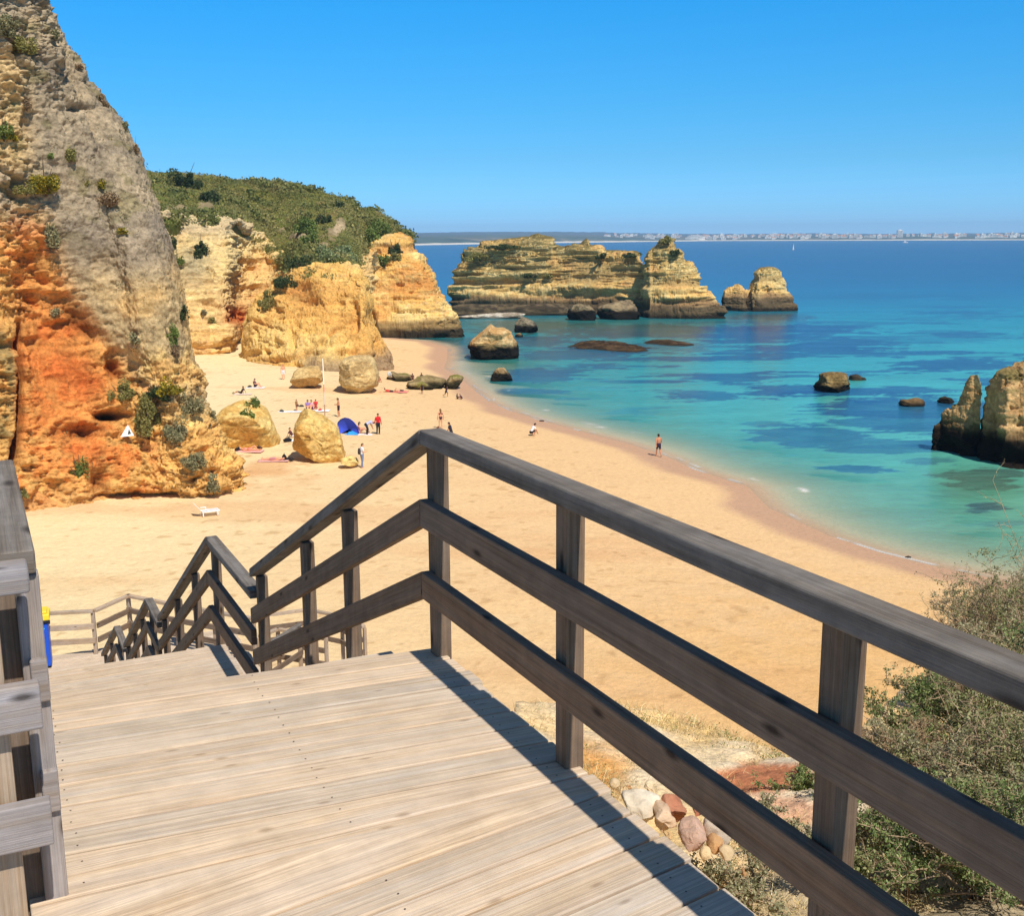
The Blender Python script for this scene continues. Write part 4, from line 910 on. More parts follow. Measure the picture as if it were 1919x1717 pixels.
landing(11.40, 13.30, 14.40, 0.0, 1.81, 'third small wooden landing halfway down the slope')
stair(14.41, 11.40, 17.58, 9.60, 0.10, 1.76, 11, 'third flight of wooden stairs below the halfway landing')
landing(9.60, 17.60, 18.80, 0.0, 1.81, 'fourth small wooden landing near the bottom of the stairway')
stair(18.81, 9.60, 21.88, 8.00, 0.10, 1.76, 10, 'lowest straight flight of wooden stairs, reaching the wide bottom landing')
landing(8.00, 21.9, 25.2, -0.6, 4.9, 'wide bottom landing of pale planks where the blue bin stands')
landing(6.60, 20.6, 24.3, 5.4, 8.0, 'lower side landing to the right of the wide bottom landing')

def rail_run(label, pts, inner, posts, cap=None, boards=None, postm=None, ends=True, name='railing', cap_w=0.105, board_w=0.125, thick=0.045, low=True, gap=0.0):
    """pts: base points on the deck along the post line; inner: +1/-1 side of the boards; posts: parameters (segment, fraction)"""
    cap = cap or m_cap; boards = boards or m_rail; postm = postm or m_rail
    pts = [np.array(p, float) for p in pts]
    root = thing(name, label, 'railing', tuple(pts[0]))
    for si, (a, b) in enumerate(zip(pts[:-1], pts[1:])):
        d = b - a; dh = np.array([d[0], d[1], 0]); dh /= np.linalg.norm(dh); side = np.array([dh[1], -dh[0], 0]) * inner
        for (zt, h, nm) in ((0.73, board_w, 'rail_board'), (0.40, board_w, 'rail_board')):
            off = side * (0.045 + thick / 2 + .001)
            e0 = -0.0 if si else 0.0
            wd = Wood(); wd.beam(a + Zu * zt + off + dh * e0, b + Zu * zt + off, side, thick, h); part_of(wd.build(nm, boards, None, .006, 3), root)
        wd = Wood(); off = side * (0.0325)
        wd.beam(a + Zu * 1.04 + off, b + Zu * 1.04 + off, side, cap_w, 0.068); part_of(wd.build('handrail', cap, None, .009, 3), root)
    for (s, f) in posts:
        q = pts[s] * (1 - f) + pts[s + 1] * f; d = pts[s + 1] - pts[s]; dh = np.array([d[0], d[1], 0]); dh /= np.linalg.norm(dh); side = np.array([dh[1], -dh[0], 0])
        wd = Wood(); bot = q - Zu * 0.30
        wd.beam(bot, q + Zu * 0.9675, side, 0.075, 0.078, up=dh); 
        # centre the post on the line
        for i in range(len(wd.v)): wd.v[i] = tuple(np.array(wd.v[i]) + dh * 0.045)
        part_of(wd.build('post', postm, None, .006, 2), root)
    return root
RL = 1.785; LL_ = 0.014
rail_run('dark timber railing along the right side of the foreground landing', [TL(-2.2, RL, 15.15), TL(4.40, RL, 15.15)], -1, [(0, 1.0), (0, (3.20 + 2.2) / 6.6), (0, (1.87 + 2.2) / 6.6), (0, (0.5 + 2.2) / 6.6), (0, (-0.9 + 2.2) / 6.6)])
rail_run('sloping timber railing descending from the foreground landing corner post', [TL(4.405, RL, 15.15), TL(7.98, RL, 13.55)], -1, [(0, .365), (0, .62), (0, .99)])
rail_run('short level railing of the second landing with worn grey top, facing us', [TL(8.0, RL, 13.37), TL(9.72, RL, 13.37)], -1, [(0, 1.0)])
rail_run('sloping railing of the second flight, brown underside in view', [TL(9.73, RL, 13.37), TL(13.3, RL, 11.50)], -1, [(0, .32), (0, .66), (0, .98)])
rail_run('short level railing of the halfway landing with grey top', [TL(13.34, RL, 11.40), TL(14.38, RL, 11.40)], -1, [(0, 1.0)])
rail_run('sloping railing of the third flight behind the halfway landing', [TL(14.39, RL, 11.40), TL(17.55, RL, 9.70)], -1, [(0, .33), (0, .66), (0, .98)])
rail_run('short level railing of the fourth landing, lowest grey top in the zigzag', [TL(17.62, RL, 9.60), TL(18.78, RL, 9.60)], -1, [(0, 0.05), (0, 1.0)])
rail_run('sloping railing of the lowest straight flight, partly hidden by the others', [TL(18.79, RL, 9.60), TL(21.85, RL, 8.05)], -1, [(0, .5), (0, .98)])
rail_run('timber railing seen end-on along the left side of the foreground landing', [TL(3.12, LL_, 15.15), TL(4.50, LL_, 15.15)], 1, [(0, .06), (0, .97)], boards=m_grey)
rail_run('left railing of the first flight going down from the foreground landing', [TL(4.51, LL_, 15.15), TL(7.98, LL_, 13.55)], 1, [(0, .35), (0, .68), (0, 1)])
rail_run('left railing of the second landing', [TL(8.0, LL_, 13.37), TL(9.72, LL_, 13.37)], 1, [(0, 1.0)])
rail_run('left railing of the second flight', [TL(9.73, LL_, 13.37), TL(13.3, LL_, 11.50)], 1, [(0, .5), (0, .98)])
rail_run('pale cross railing at the lower left, its board ends facing the landing', [TL(3.03, -2.7, 15.15), TL(3.03, 0.075, 15.15)], 1, [(0, .955), (0, .35)], cap=m_grey, boards=m_grey, postm=m_new)
near_left = [o for o in COL.objects if o.get('label') == 'timber railing seen end-on along the left side of the foreground landing'][0]
wd = Wood(); wd.beam(TL(3.14, .073, 14.85), TL(3.14, .073, 16.115), NV, .062, .07, up=-DV); part_of(wd.build('post', m_grey, None, .006, 2), near_left)
# railings of the wide bottom landing
def pz(px, py, z): return P(px, py, z + 1.04) * np.array([1, 1, 0]) + np.array([0, 0, z])
A_, B_, C_, D_ = pz(175, 1142, 8.0), pz(240, 1113, 8.0), pz(330, 1131, 8.0), pz(474, 1156, 8.0)
A0_ = pz(60, 1148, 8.0)
rail_run('weathered back railing of the wide bottom landing, left of the bend', [A0_, A_], 1, [(0, .0), (0, .98)], cap=m_new, boards=m_new, postm=m_new)
rail_run('weathered railing rising to the bend of the wide bottom landing', [A_ + Zu * .0, B_], 1, [(0, .99)], cap=m_new, postm=m_new)
rail_run('weathered railing running right from the bend of the bottom landing', [B_, C_, D_], 1, [(0, 1.0), (1, .5), (1, 1.0)], cap=m_new, postm=m_new)
E_, F_, G_, H_ = pz(500, 1150, 6.6), pz(578, 1140, 6.6), pz(640, 1152, 6.6), pz(684, 1172, 6.6)
rail_run('pale railing round the lower side landing with its far corner', [E_, F_, G_, H_], 1, [(0, 0), (0, 1), (1, 1), (2, .97)], cap=m_new, postm=m_new)
rail_run('pale cross railing between the side landing and the steps to the sand', [pz(484, 1190, 6.9), pz(520, 1176, 6.9), pz(610, 1190, 6.9)], 1, [(0, 0), (0, 1), (1, .6), (1, 1)], cap=m_new, postm=m_new)
rail_run('brown diagonal railing low down behind the stair posts', [pz(500, 1205, 7.2), pz(560, 1168, 7.2)], 1, [(0, 0), (0, 1)], postm=m_new)
# steps from the side landing to the sand
def px_steps():
    r = thing('timber_stairs', 'last wooden steps between the side landing and the sand', 'stairs', tuple(H_))
    a = TL(22.4, 8.05, 6.6)
    for i in range(20):
        z = 6.6 - .17 * (i + 1) * 1.0; wd = Wood()
        if z < 1.2: break
        wd.beam(TL(21.2, 8.05 + .30 * i + .15, z), TL(22.8, 8.05 + .30 * i + .15, z), NV, .30, .035); part_of(wd.build('tread', m_deck, None, 0), r)
px_steps()
# ------------------------------------------------------------------ plants
def leaf_mat(name, trans=0.25):
    m, n, l, b, out = nodes(name)
    at = n.new('ShaderNodeAttribute'); at.attribute_name = 'Col'
    l.new(at.outputs['Color'], b.inputs['Base Color']); b.inputs['Roughness'].default_value = 0.7; b.inputs['Specular IOR Level'].default_value = 0.2
    tr = n.new('ShaderNodeBsdfTranslucent'); l.new(at.outputs['Color'], tr.inputs['Color'])
    mx = n.new('ShaderNodeMixShader'); mx.inputs[0].default_value = trans
    l.new(b.outputs[0], mx.inputs[1]); l.new(tr.outputs[0], mx.inputs[2]); l.new(mx.outputs[0], out.inputs[0])
    return m
m_leaf = leaf_mat('foliage')
m_twig = col_mat('twig_bark', nscale=30, namp=0.3, bump=0.2, bdist=.01)
def leaf_quads(C, size, asp=0.55, g=None, up=0.3, bend=0.0):
    """one quad (pointed) per centre, randomly turned; C (n,3), size (n,)"""
    g = g or rng; n = len(C)
    a = g.normal(size=(n, 3)); a[:, 2] += up; a /= np.linalg.norm(a, axis=1, keepdims=True)
    b = np.cross(a, g.normal(size=(n, 3))); b /= np.maximum(np.linalg.norm(b, axis=1, keepdims=True), 1e-6)
    s = size[:, None]
    V = np.stack([C - a * s * .5, C + b * s * asp * .5, C + a * s * .5, C - b * s * asp * .5], 1).reshape(-1, 3)
    return V, np.arange(4 * n).reshape(n, 4)
def leafcol(n, pal, g=None, jit=0.16):
    g = g or rng; pal = lin(np.array(pal)); w = g.random((n, len(pal))) ** 3; w /= w.sum(1, keepdims=True)
    c = w @ pal; c *= (1 + jit * g.normal(size=(n, 1))); return np.repeat(np.clip(c, 0.004, 1), 4, 0)
PAL = dict(green=[(112, 134, 62), (78, 102, 48), (150, 156, 84)], dark=[(64, 80, 46), (50, 64, 40), (88, 100, 56)], grey=[(156, 150, 108), (120, 118, 84), (178, 168, 126)], olive=[(148, 142, 80), (116, 116, 64), (172, 160, 96)],
           brown=[(150, 124, 94), (118, 98, 74), (172, 146, 110)], yellow=[(206, 176, 40), (120, 120, 48), (90, 96, 46)], agave=[(140, 152, 104), (112, 132, 84), (170, 172, 124)])
def clump_mesh(R, n, leaf, pal, g, lumps=12):
    """points in a lumpy low crown of radius R = (rx, ry, rz)"""
    R = np.array(R); L0 = g.normal(size=(lumps, 3)); L0 /= np.linalg.norm(L0, axis=1, keepdims=True); L0 *= g.random((lumps, 1)) ** .5 * 0.85
    L0[:, 2] = np.abs(L0[:, 2]); rad = g.uniform(.14, .48, lumps)
    k = g.integers(0, lumps, n); q = g.normal(size=(n, 3)); q /= np.linalg.norm(q, axis=1, keepdims=True); q *= (g.random((n, 1)) ** 0.30) * rad[k][:, None]
    C = (L0[k] + q) * R; C[:, 2] = np.maximum(C[:, 2], -0.15 * R[2])
    V, F = leaf_quads(C, leaf * g.uniform(.6, 1.3, n), .6, g)
    return V, F, leafcol(n, pal, g)
def bush(q, R, n, leaf, pal, label, group=None, seed=0, name='bush', cat='bush', stem=True):
    g = np.random.default_rng(seed); V, F, c = clump_mesh(R, n, leaf, PAL[pal] if isinstance(pal, str) else pal, g)
    r = thing(name, label, cat, tuple(q), 0, group)
    mk('foliage', V, F, m_leaf, r, col=c)
    if stem:
        S = []; 
        for i in range(6):
            e = g.normal(size=3) * .45 * np.array(R); e[2] = abs(e[2]) + .3 * R[2]
            S.append(np.array([[0, 0, -.3 * R[2]], e * .5 + g.normal(size=3) * .05 * np.array(R), e]))
        tubes('branch', S, [R[2] * .035, R[2] * .012], m_twig, r, (110, 88, 64))
    return r
def tubes(name, lines, rad, mat, parent, colr, k=3, jit=.2, cols=None):
    """one mesh of thin tapering tubes along polylines"""
    VV, FF, CC = [], [], []; base = 0; ang = np.arange(k) * 2 * math.pi / k
    lc = lin(colr)
    for li, Ln in enumerate(lines):
        Ln = np.asarray(Ln, float); m = len(Ln)
        d = np.gradient(Ln, axis=0); d /= np.maximum(np.linalg.norm(d, axis=1, keepdims=True), 1e-9)
        ref = np.where(np.abs(d[:, 2:3]) > .9, np.array([[1., 0, 0]]), np.array([[0, 0, 1.]]))
        a = np.cross(d, ref); a /= np.linalg.norm(a, axis=1, keepdims=True); b = np.cross(d, a)
        r0, r1 = (rad if not isinstance(rad[0], (list, tuple, np.ndarray)) else rad[li])
        r = np.linspace(r0, r1, m)[:, None, None]
        ring = Ln[:, None] + r * (a[:, None] * np.cos(ang)[None, :, None] + b[:, None] * np.sin(ang)[None, :, None])
        VV.append(ring.reshape(-1, 3)); i = np.arange(m - 1)[:, None] * k; j = np.arange(k)[None]; jn = (j + 1) % k
        FF.append(np.stack([base + i + j, base + i + jn, base + i + k + jn, base + i + k + j], -1).reshape(-1, 4)); base += m * k
        cc = (lin(cols[li]) if cols is not None else lc) * (1 + jit * rng.normal()); CC.append(np.tile(np.clip(cc, .01, 1), (m * k, 1)))
    if not VV: return None
    return mk(name, np.vstack(VV), np.vstack(FF), mat, parent, col=np.vstack(CC))

# green hill behind the cliffs
m_hill = col_mat('hill_soil', nscale=.6, namp=.3, bump=.6, bdist=.4, bscale=.8, spec=.1)
def hill():
    cols = [(-40, 398, 138, 328, 205), (150, 402, 148, 330, 215), (285, 406, 157, 333, 220), (350, 416, 166, 334, 222), (400, 418, 170, 341, 225), (440, 422, 176, 346, 227), (475, 448, 184, 349, 228), (505, 472, 184, 353, 228),
            (540, 500, 172, 357, 226), (565, 508, 152, 363, 224), (600, 508, 150, 371, 222), (640, 508, 152, 380, 220), (668, 500, 172, 398, 218), (690, 486, 200, 404, 220), (722, 472, 206, 424, 216), (745, 462, 207, 442, 213), (764, 458, 208, 455, 212)]
    rows = []
    for v in (0, .15, .35, .6, .85, 1):
        rows.append([np.concatenate([PY(x, y0 + (y1 - y0) * v ** .92, Y0 + (Y1 - Y0) * v), [x, y0 + (y1 - y0) * v]]) for (x, y0, Y0, y1, Y1) in cols])
    rows.append([np.concatenate([q[:3] + np.array([0, 12, 0.3]), q[3:]]) for q in rows[-1]])
    rows.append([np.concatenate([q[:3] + np.array([0, 25, -14]), q[3:]]) for q in rows[-1]])
    front = [np.concatenate([q[:3] + np.array([0, .5, -3]), q[3:]]) for q in rows[0]]
    G = catmull(catmull(np.array([front] + rows), 200, 0), 360, 1); V = G[..., :3].copy()
    V[..., 2] += 0.9 * fbm(V, (.12, .12, .12), 5, 501) + .35 * fbm(V, (.6, .6, .6), 3, 502)
    n2 = fbm(V, (.12, .2, .2), 5, 503); n3 = fbm(V, (.5, .5, .5), 4, 504); U_, Vv = G[..., 3], G[..., 4]
    c = mixc(lin((130, 124, 62)), lin((104, 112, 48)), sstep(-.2, .3, n2)); c = mixc(c, lin((150, 122, 84)), .6 * sstep(.1, .4, n3))
    rk = np.exp(-(((U_ - 632 + .5 * (Vv - 435)) / 17) ** 2 + ((Vv - 435) / 20) ** 2)) * 1.2 + np.exp(-(((U_ - 570) / 50) ** 2 + ((Vv - 455 - .3 * (U_ - 570)) / 9) ** 2)) + .8 * np.exp(-(((U_ - 320) / 40) ** 2 + ((Vv - 396) / 7) ** 2)) + .8 * np.exp(-(((U_ - 385) / 20) ** 2 + ((Vv - 388) / 8) ** 2)) + np.exp(-(((U_ - 755) / 14) ** 2 + ((Vv - 458) / 10) ** 2))
    rk = sstep(.4, .75, rk + .8 * n3 * np.clip(rk * 4, 0, 1))
    V[..., 2] += .35 * rk * (1 + 2 * n3)
    c = mixc(c, mixc(lin((206, 178, 142)), lin((150, 132, 98)), sstep(-.1, .3, n3)), rk * .85)
    o = mk('hill', V.reshape(-1, 3), grid_faces(*V.shape[:2]), m_hill, smooth=True, col=(c * .8).reshape(-1, 3)); tag(o, kind='structure')
    register('hill', V)
    # low scrub over the whole hill: nobody could count it
    g = np.random.default_rng(5); W_ = V[18:175].reshape(-1, 3); rk_ = rk[18:175].reshape(-1); nn = n2[18:175].reshape(-1); n5 = n3[18:175].reshape(-1)
    px, py, _ = proj(W_); ok = np.where((rk_ < .5) & (px > 230) & (px < 800))[0]
    idx = g.choice(ok, 15000)
    C0 = W_[idx] + g.normal(size=(len(idx), 3)) * [.4, .6, .1]; big_ = sstep(.05, .45, fbm(C0, (.25, .25, .25), 3, 511)); rad = g.uniform(.22, .55, len(idx)) * (1 + 1.3 * big_)
    k = 9; q = g.normal(size=(len(idx), k, 3)); q /= np.linalg.norm(q, axis=-1, keepdims=True); q[..., 2] = np.abs(q[..., 2])
    C = (C0[:, None] + q * rad[:, None, None] * g.random((len(idx), k, 1)) ** .4).reshape(-1, 3)
    Vq, Fq = leaf_quads(C, np.repeat(rad * .55, k) * g.uniform(.6, 1.2, len(C)), .8, g)
    pal = lin(np.array([(142, 140, 78), (112, 118, 60), (176, 162, 104), (166, 138, 96), (78, 88, 50)]))
    t = 1.8 * nn[idx] + .7 * fbm(C0, (.05, .03, .05), 3, 513) * 1.5 - .5 * big_ + .25 * g.normal(size=len(idx)); w = np.stack([sstep(-.5, .1, t), sstep(.3, -.3, t), sstep(.1, .5, t), .6 * sstep(.25, .6, n5[idx] + .2 * g.normal(size=len(idx))), .5 * (g.random(len(idx)) > .85)], 1) + .05
    w /= w.sum(1, keepdims=True); cc = np.repeat(w @ pal, k, 0) * (1 + .15 * g.normal(size=(len(C), 1)))
    o = mk('scrub', Vq, Fq, m_leaf, col=np.repeat(np.clip(cc, .01, 1), 4, 0)); tag(o, 'low green and olive scrub covering the hill above the cliffs', 'scrub', kind='stuff')
hill()
def at_px(key, px, py, rpx, ry, pal, label, seed, group='shrubs and trees on the green hill', name='bush', cat='bush', dens=1.0, flat=1.0, leafpx=2.6):
    if key == 'hill': flat, rpx, ry = 0.15, rpx * 1.15, ry * 1.15
    q = spot(key, px, py); D = np.linalg.norm(q - CAM); m = D / FPX
    R = (rpx * m, rpx * m * .9, ry * m); n = int(min(5200, max(160, dens * 9 * rpx * ry / (leafpx ** 2) * 4)))
    return bush(q - np.array([0, 0, .55 * R[2]]) * flat + np.array([0, -.3 * R[1], 0]), (R[0], R[1], R[2] * 1.6), n, leafpx * m * 1.5, pal, label, group, seed, name, cat)
for i, a in enumerate([
    (350, 343, 27, 15, 'dark', 'dark round evergreen tree standing out on the hill skyline'), (398, 368, 24, 10, 'dark', 'dark spreading shrub just below the skyline evergreen'),
    (560, 428, 24, 13, 'green', 'mid green bush beside the bare earth streak on the hill'), (606, 412, 15, 10, 'dark', 'small dark bush above the pale rock outcrop'), (585, 447, 14, 10, 'green', 'lower green bush touching the pale rock outcrop'),
    (562, 498, 30, 13, 'dark', 'dark shrub hanging over the left top edge of the rock dome'), (528, 524, 26, 15, 'dark', 'dark shrub draped on the left shoulder of the rock dome'), (497, 556, 17, 20, 'olive', 'narrow olive shrub lowest on the left shoulder of the rock dome'),
    (610, 482, 26, 14, 'agave', 'pale green spiky agave clump above the rock dome'), (650, 476, 26, 16, 'agave', 'larger grey-green agave clump behind the dome top'), (692, 460, 32, 24, 'green', 'bright green bush on the seaward end of the hill'),
    (712, 434, 28, 20, 'green', 'green bush on the hill skyline nearest the sea'), (736, 468, 16, 16, 'dark', 'dark bush at the top edge of the orange headland'), (680, 502, 14, 16, 'olive', 'shrub hanging down the joint between dome and headland'),
    (694, 484, 16, 12, 'olive', 'olive shrub on the headland face right of the dome'), (715, 488, 14, 12, 'green', 'green shrub on the headland face below the skyline bush'), (735, 476, 12, 10, 'olive', 'olive shrub on the upper right of the headland face'), (668, 488, 18, 12, 'green', 'green shrub where the dome top meets the headland'),
    (472, 356, 8, 5, 'dark', 'tiny dark shrub on the hill skyline right of the evergreen'), (640, 384, 9, 6, 'dark', 'tiny dark shrub at the steepest part of the hill skyline')]):
    key = 'hill' if i not in (5, 6, 7, 12, 13, 14, 15, 16, 17) else ('dome' if i in (5, 6, 7) else 'head')
    if i == 5: key = 'hill'
    at_px(key, *a[:5], a[5], 600 + i)
for i, a in enumerate([('upper', 325, 452, 14, 15, 'dark', 'dark bush on the cliff ledge, half hidden by the big cliff'), ('upper', 376, 464, 18, 16, 'dark', 'round dark green bush on the pale upper cliff ledge'), ('upper', 345, 490, 16, 8, 'green', 'small bright plant below the two ledge bushes'),
                       ('upper', 405, 598, 8, 8, 'olive', 'small olive tuft low on the yellow cliff wall'), ('upper', 388, 582, 8, 6, 'grey', 'small grey tuft on the yellow cliff wall')]):
    at_px(a[0], *a[1:6], a[6], 650 + i, group='plants on the yellow cliff wall')
LC = [(20, 45, 22, 20, 'grey', 'large grey-green shrub at the top left corner of the cliff'), (45, 85, 20, 16, 'olive', 'olive shrub just below the top left corner shrub'), (8, 238, 16, 18, 'green', 'green shrub at the left edge halfway up the grey cliff'),
      (30, 258, 10, 8, 'yellow', 'small yellow-flowered tuft at the left edge of the cliff'), (92, 338, 24, 22, 'yellow', 'yellow-flowered bush on the grey cliff above the orange hollow'), (55, 190, 12, 10, 'brown', 'small brown shrub high on the grey cliff'),
      (140, 285, 8, 14, 'olive', 'narrow olive tuft in a joint of the grey cliff'), (100, 290, 6, 5, 'green', 'tiny bright green cushion on the grey cliff'), (212, 372, 18, 14, 'brown', 'brown dead-looking bush in the middle of the grey slab'),
      (190, 345, 8, 8, 'yellow', 'small yellow tuft left of the brown bush on the grey slab'), (168, 340, 6, 5, 'olive', 'tiny olive tuft on the grey slab'), (100, 440, 18, 26, 'grey', 'tall grey-brown bush at the top of the orange hollow'),
      (226, 428, 8, 6, 'yellow', 'small yellow tuft low on the grey slab'), (346, 585, 11, 15, 'dark', 'dark green ivy-like bush on the right rim of the big cliff'), (327, 625, 14, 18, 'green', 'bright green bush beside the right rim of the big cliff'),
      (333, 660, 12, 10, 'brown', 'brown dry shrub right under the bright green rim bush'), (275, 772, 26, 38, 'olive', 'largest olive bush low on the big cliff'), (288, 735, 24, 14, 'dark', 'dark green shrub on top of the largest olive bush'),
      (228, 728, 22, 16, 'olive', 'olive shrub left of the largest bush low on the cliff'), (322, 732, 22, 14, 'yellow', 'yellow-green shrub right of the dark shrub low on the cliff'), (366, 752, 20, 18, 'grey', 'grey shrub on the lower right rim of the big cliff'),
      (335, 803, 28, 20, 'grey', 'grey-green spreading bush below the yellow-green shrub'), (154, 880, 16, 26, 'green', 'green bush alone at the foot of the orange hollow'), (366, 858, 24, 16, 'grey', 'grey dry bush near the foot of the big cliff'),
      (405, 904, 12, 18, 'grey', 'small grey shrub lowest at the right foot of the big cliff'), (108, 580, 10, 9, 'grey', 'small grey tuft inside the orange hollow'), (250, 632, 12, 10, 'grey', 'grey tuft at the lower end of the grey slab'),
      (200, 190, 9, 11, 'brown', 'brown tuft sticking out from the cliff skyline'), (238, 234, 7, 9, 'grey', 'grey tuft on the cliff skyline under the brown one'), (108, 68, 8, 8, 'grey', 'grey tuft high on the cliff skyline'),
      (258, 275, 7, 8, 'brown', 'small brown tuft on the cliff skyline, third from the top'), (150, 122, 7, 6, 'brown', 'tiny brown tuft on the upper cliff skyline'), (400, 775, 10, 10, 'grey', 'grey shrub between the big cliff and the yellow boulder'),
      (50, 928, 10, 7, 'olive', 'small olive weed at the sandy foot of the cliff by the post'), (55, 350, 16, 10, 'olive', 'flat olive shrub left of the yellow-flowered bush')]
for i, a in enumerate(LC): at_px('left', a[0], a[1], a[2] * 1.2, a[3] * 1.15, a[4], a[5], 700 + i, group='plants growing on the big left cliff', leafpx=2.6, dens=.8)
at_px('b_mound', 470, 772, 16, 12, 'green', 'green plant hanging on the yellow boulder, lower clump', 760, group='plants on the yellow boulder'); at_px('b_mound', 478, 752, 18, 9, 'green', 'green plant on the crest of the yellow boulder, upper clump', 761, group='plants on the yellow boulder')
for i, a in enumerate([('stack', 895, 478, 26, 9, 'olive', 'olive plants on the left end of the long sea stack'), ('stack', 985, 522, 20, 5, 'dark', 'dark plants on the middle ledge of the long sea stack'), ('stack', 1022, 520, 18, 5, 'olive', 'olive plants to the right on the middle ledge of the long sea stack'),
                       ('stack', 940, 458, 40, 5, 'dark', 'dark green growth along the flat top of the long sea stack'), ('stack', 1130, 478, 14, 6, 'dark', 'dark tuft in the notch of the long sea stack'), ('stack', 1175, 478, 22, 5, 'dark', 'low dark growth on the right end of the long sea stack'),
                       ('peak', 1245, 450, 10, 8, 'olive', 'olive growth on the peak of the pointed sea stack'), ('peak', 1270, 480, 12, 8, 'dark', 'dark growth under the peak of the pointed sea stack')]):
    at_px(a[0], *a[1:6], a[6], 770 + i, group='plants on the sea stacks', leafpx=2.0)
# tiny tufts dotted over the big cliff: too many and too alike to name one by one
def cliff_tufts():
    g = np.random.default_rng(11); V, x, y, z = PLACES['left']
    ok = np.where((x > 0) & (x < 440) & (y > 0) & (y < 930) & ~((x < 200) & (y > 470) & (y < 800)))[0]
    idx = g.choice(ok, 420); C0 = V[idx]; rad = g.uniform(.06, .22, len(idx)); k = 14
    C = (C0[:, None] + g.normal(size=(len(idx), k, 3)) * rad[:, None, None] * .6).reshape(-1, 3)
    Vq, Fq = leaf_quads(C, np.repeat(rad, k) * .5, .7, g)
    o = mk('cliff_tufts', Vq, Fq, m_leaf, col=leafcol(len(C), [(110, 106, 70), (136, 122, 84), (90, 94, 48), (120, 96, 66)], g)); tag(o, 'tiny dry tufts dotted over the face of the big cliff', 'plants', kind='stuff')
cliff_tufts()

# ------------------------------------------------------------------ foreground bank: shrubs, dry grass, stones
def on_bank(px, py):
    d = ray(px, py); d = d / np.linalg.norm(d)
    for s in np.arange(2.5, 16, .02):
        q = CAM + d * s
        if q[2] < float(bank_h(q[0], q[1])): return q
    return CAM + d * 8
def shrub(px, py, h, w, label, seed, leafy=0.75, pal='green', leaf=.016, nst=11, ntw=9, reach=None, group='shrubs on the bank right of the railing', grow=1.0, tw=(164, 140, 112)):
    g = np.random.default_rng(seed); q = on_bank(px, py); root = thing('shrub', label, 'shrub', tuple(q), 0, group)
    stems, twigs, ends = [], [], []; srad, trad = [], []
    for i in range(nst):
        a = g.uniform(0, 2 * math.pi); lean = g.uniform(.1, 1.0); tip = np.array([math.cos(a) * w * lean, math.sin(a) * w * lean, h * g.uniform(.65, 1.0) * (1.15 - .5 * lean)])
        if reach is not None: tip[:2] += np.array(reach[:2]) * g.uniform(.2, 1) * .6
        n = 9; u = np.linspace(0, 1, n)[:, None]; ln = u * tip * np.array([1, 1, 1]) + np.array([0, 0, .15 * h]) * np.sin(u * math.pi) + np.cumsum(g.normal(size=(n, 3)), 0) * .018 * h
        ln -= ln[0]; ln[:, :2] += g.normal(size=2) * .08 * w; ln[0, 2] = -.08; stems.append(ln); srad.append((.0075 * grow, .0022))
        for j in range(ntw):
            f = g.uniform(.22, 1); b = ln[min(int(f * n), n - 1)]; dr = g.normal(size=3); dr[2] = abs(dr[2]) * .7; dr /= np.linalg.norm(dr); Lt = g.uniform(.10, .30) * h
            m = 6; uu = np.linspace(0, 1, m)[:, None]; t = b + uu * dr * Lt + np.cumsum(g.normal(size=(m, 3)), 0) * .05 * Lt; t[0] = b; twigs.append(t); trad.append((.0026 * grow, .0010))
            for _ in range(3):
                bb = t[g.integers(1, m)]; d2 = g.normal(size=3); d2[2] = abs(d2[2]) * .5; d2 /= np.linalg.norm(d2); L2 = Lt * g.uniform(.25, .55)
                t2 = bb + np.linspace(0, 1, 4)[:, None] * d2 * L2 + g.normal(size=(4, 3)) * .04 * L2; t2[0] = bb; twigs.append(t2); trad.append((.0016, .0007)); ends.append(t2)
            ends.append(t)
    tubes('branches', stems + twigs, srad + trad, m_twig, root, tw, k=4, jit=.3)
    C = []
    for t in ends:
        if g.random() < leafy:
            m = g.integers(8, 20); f = g.random(m) ** .6 * (len(t) - 1); i0 = np.minimum(f.astype(int), len(t) - 2); fr = (f - i0)[:, None]
            C.append(t[i0] * (1 - fr) + t[i0 + 1] * fr + g.normal(size=(m, 3)) * .010)
    if C:
        C = np.vstack(C); V, F = leaf_quads(C, leaf * g.uniform(.7, 1.4, len(C)), .55, g, up=.5)
        mk('leaves', V, F, m_leaf, root, col=leafcol(len(C), PALF[pal], g, .2))
    return root
PALF = dict(green=[(140, 142, 88), (104, 110, 64), (178, 174, 124)], grey=[(158, 154, 114), (128, 126, 90), (186, 180, 142)], bright=[(124, 140, 78), (156, 168, 108), (86, 104, 56)], dry=[(150, 124, 92), (128, 106, 78), (176, 150, 112)])
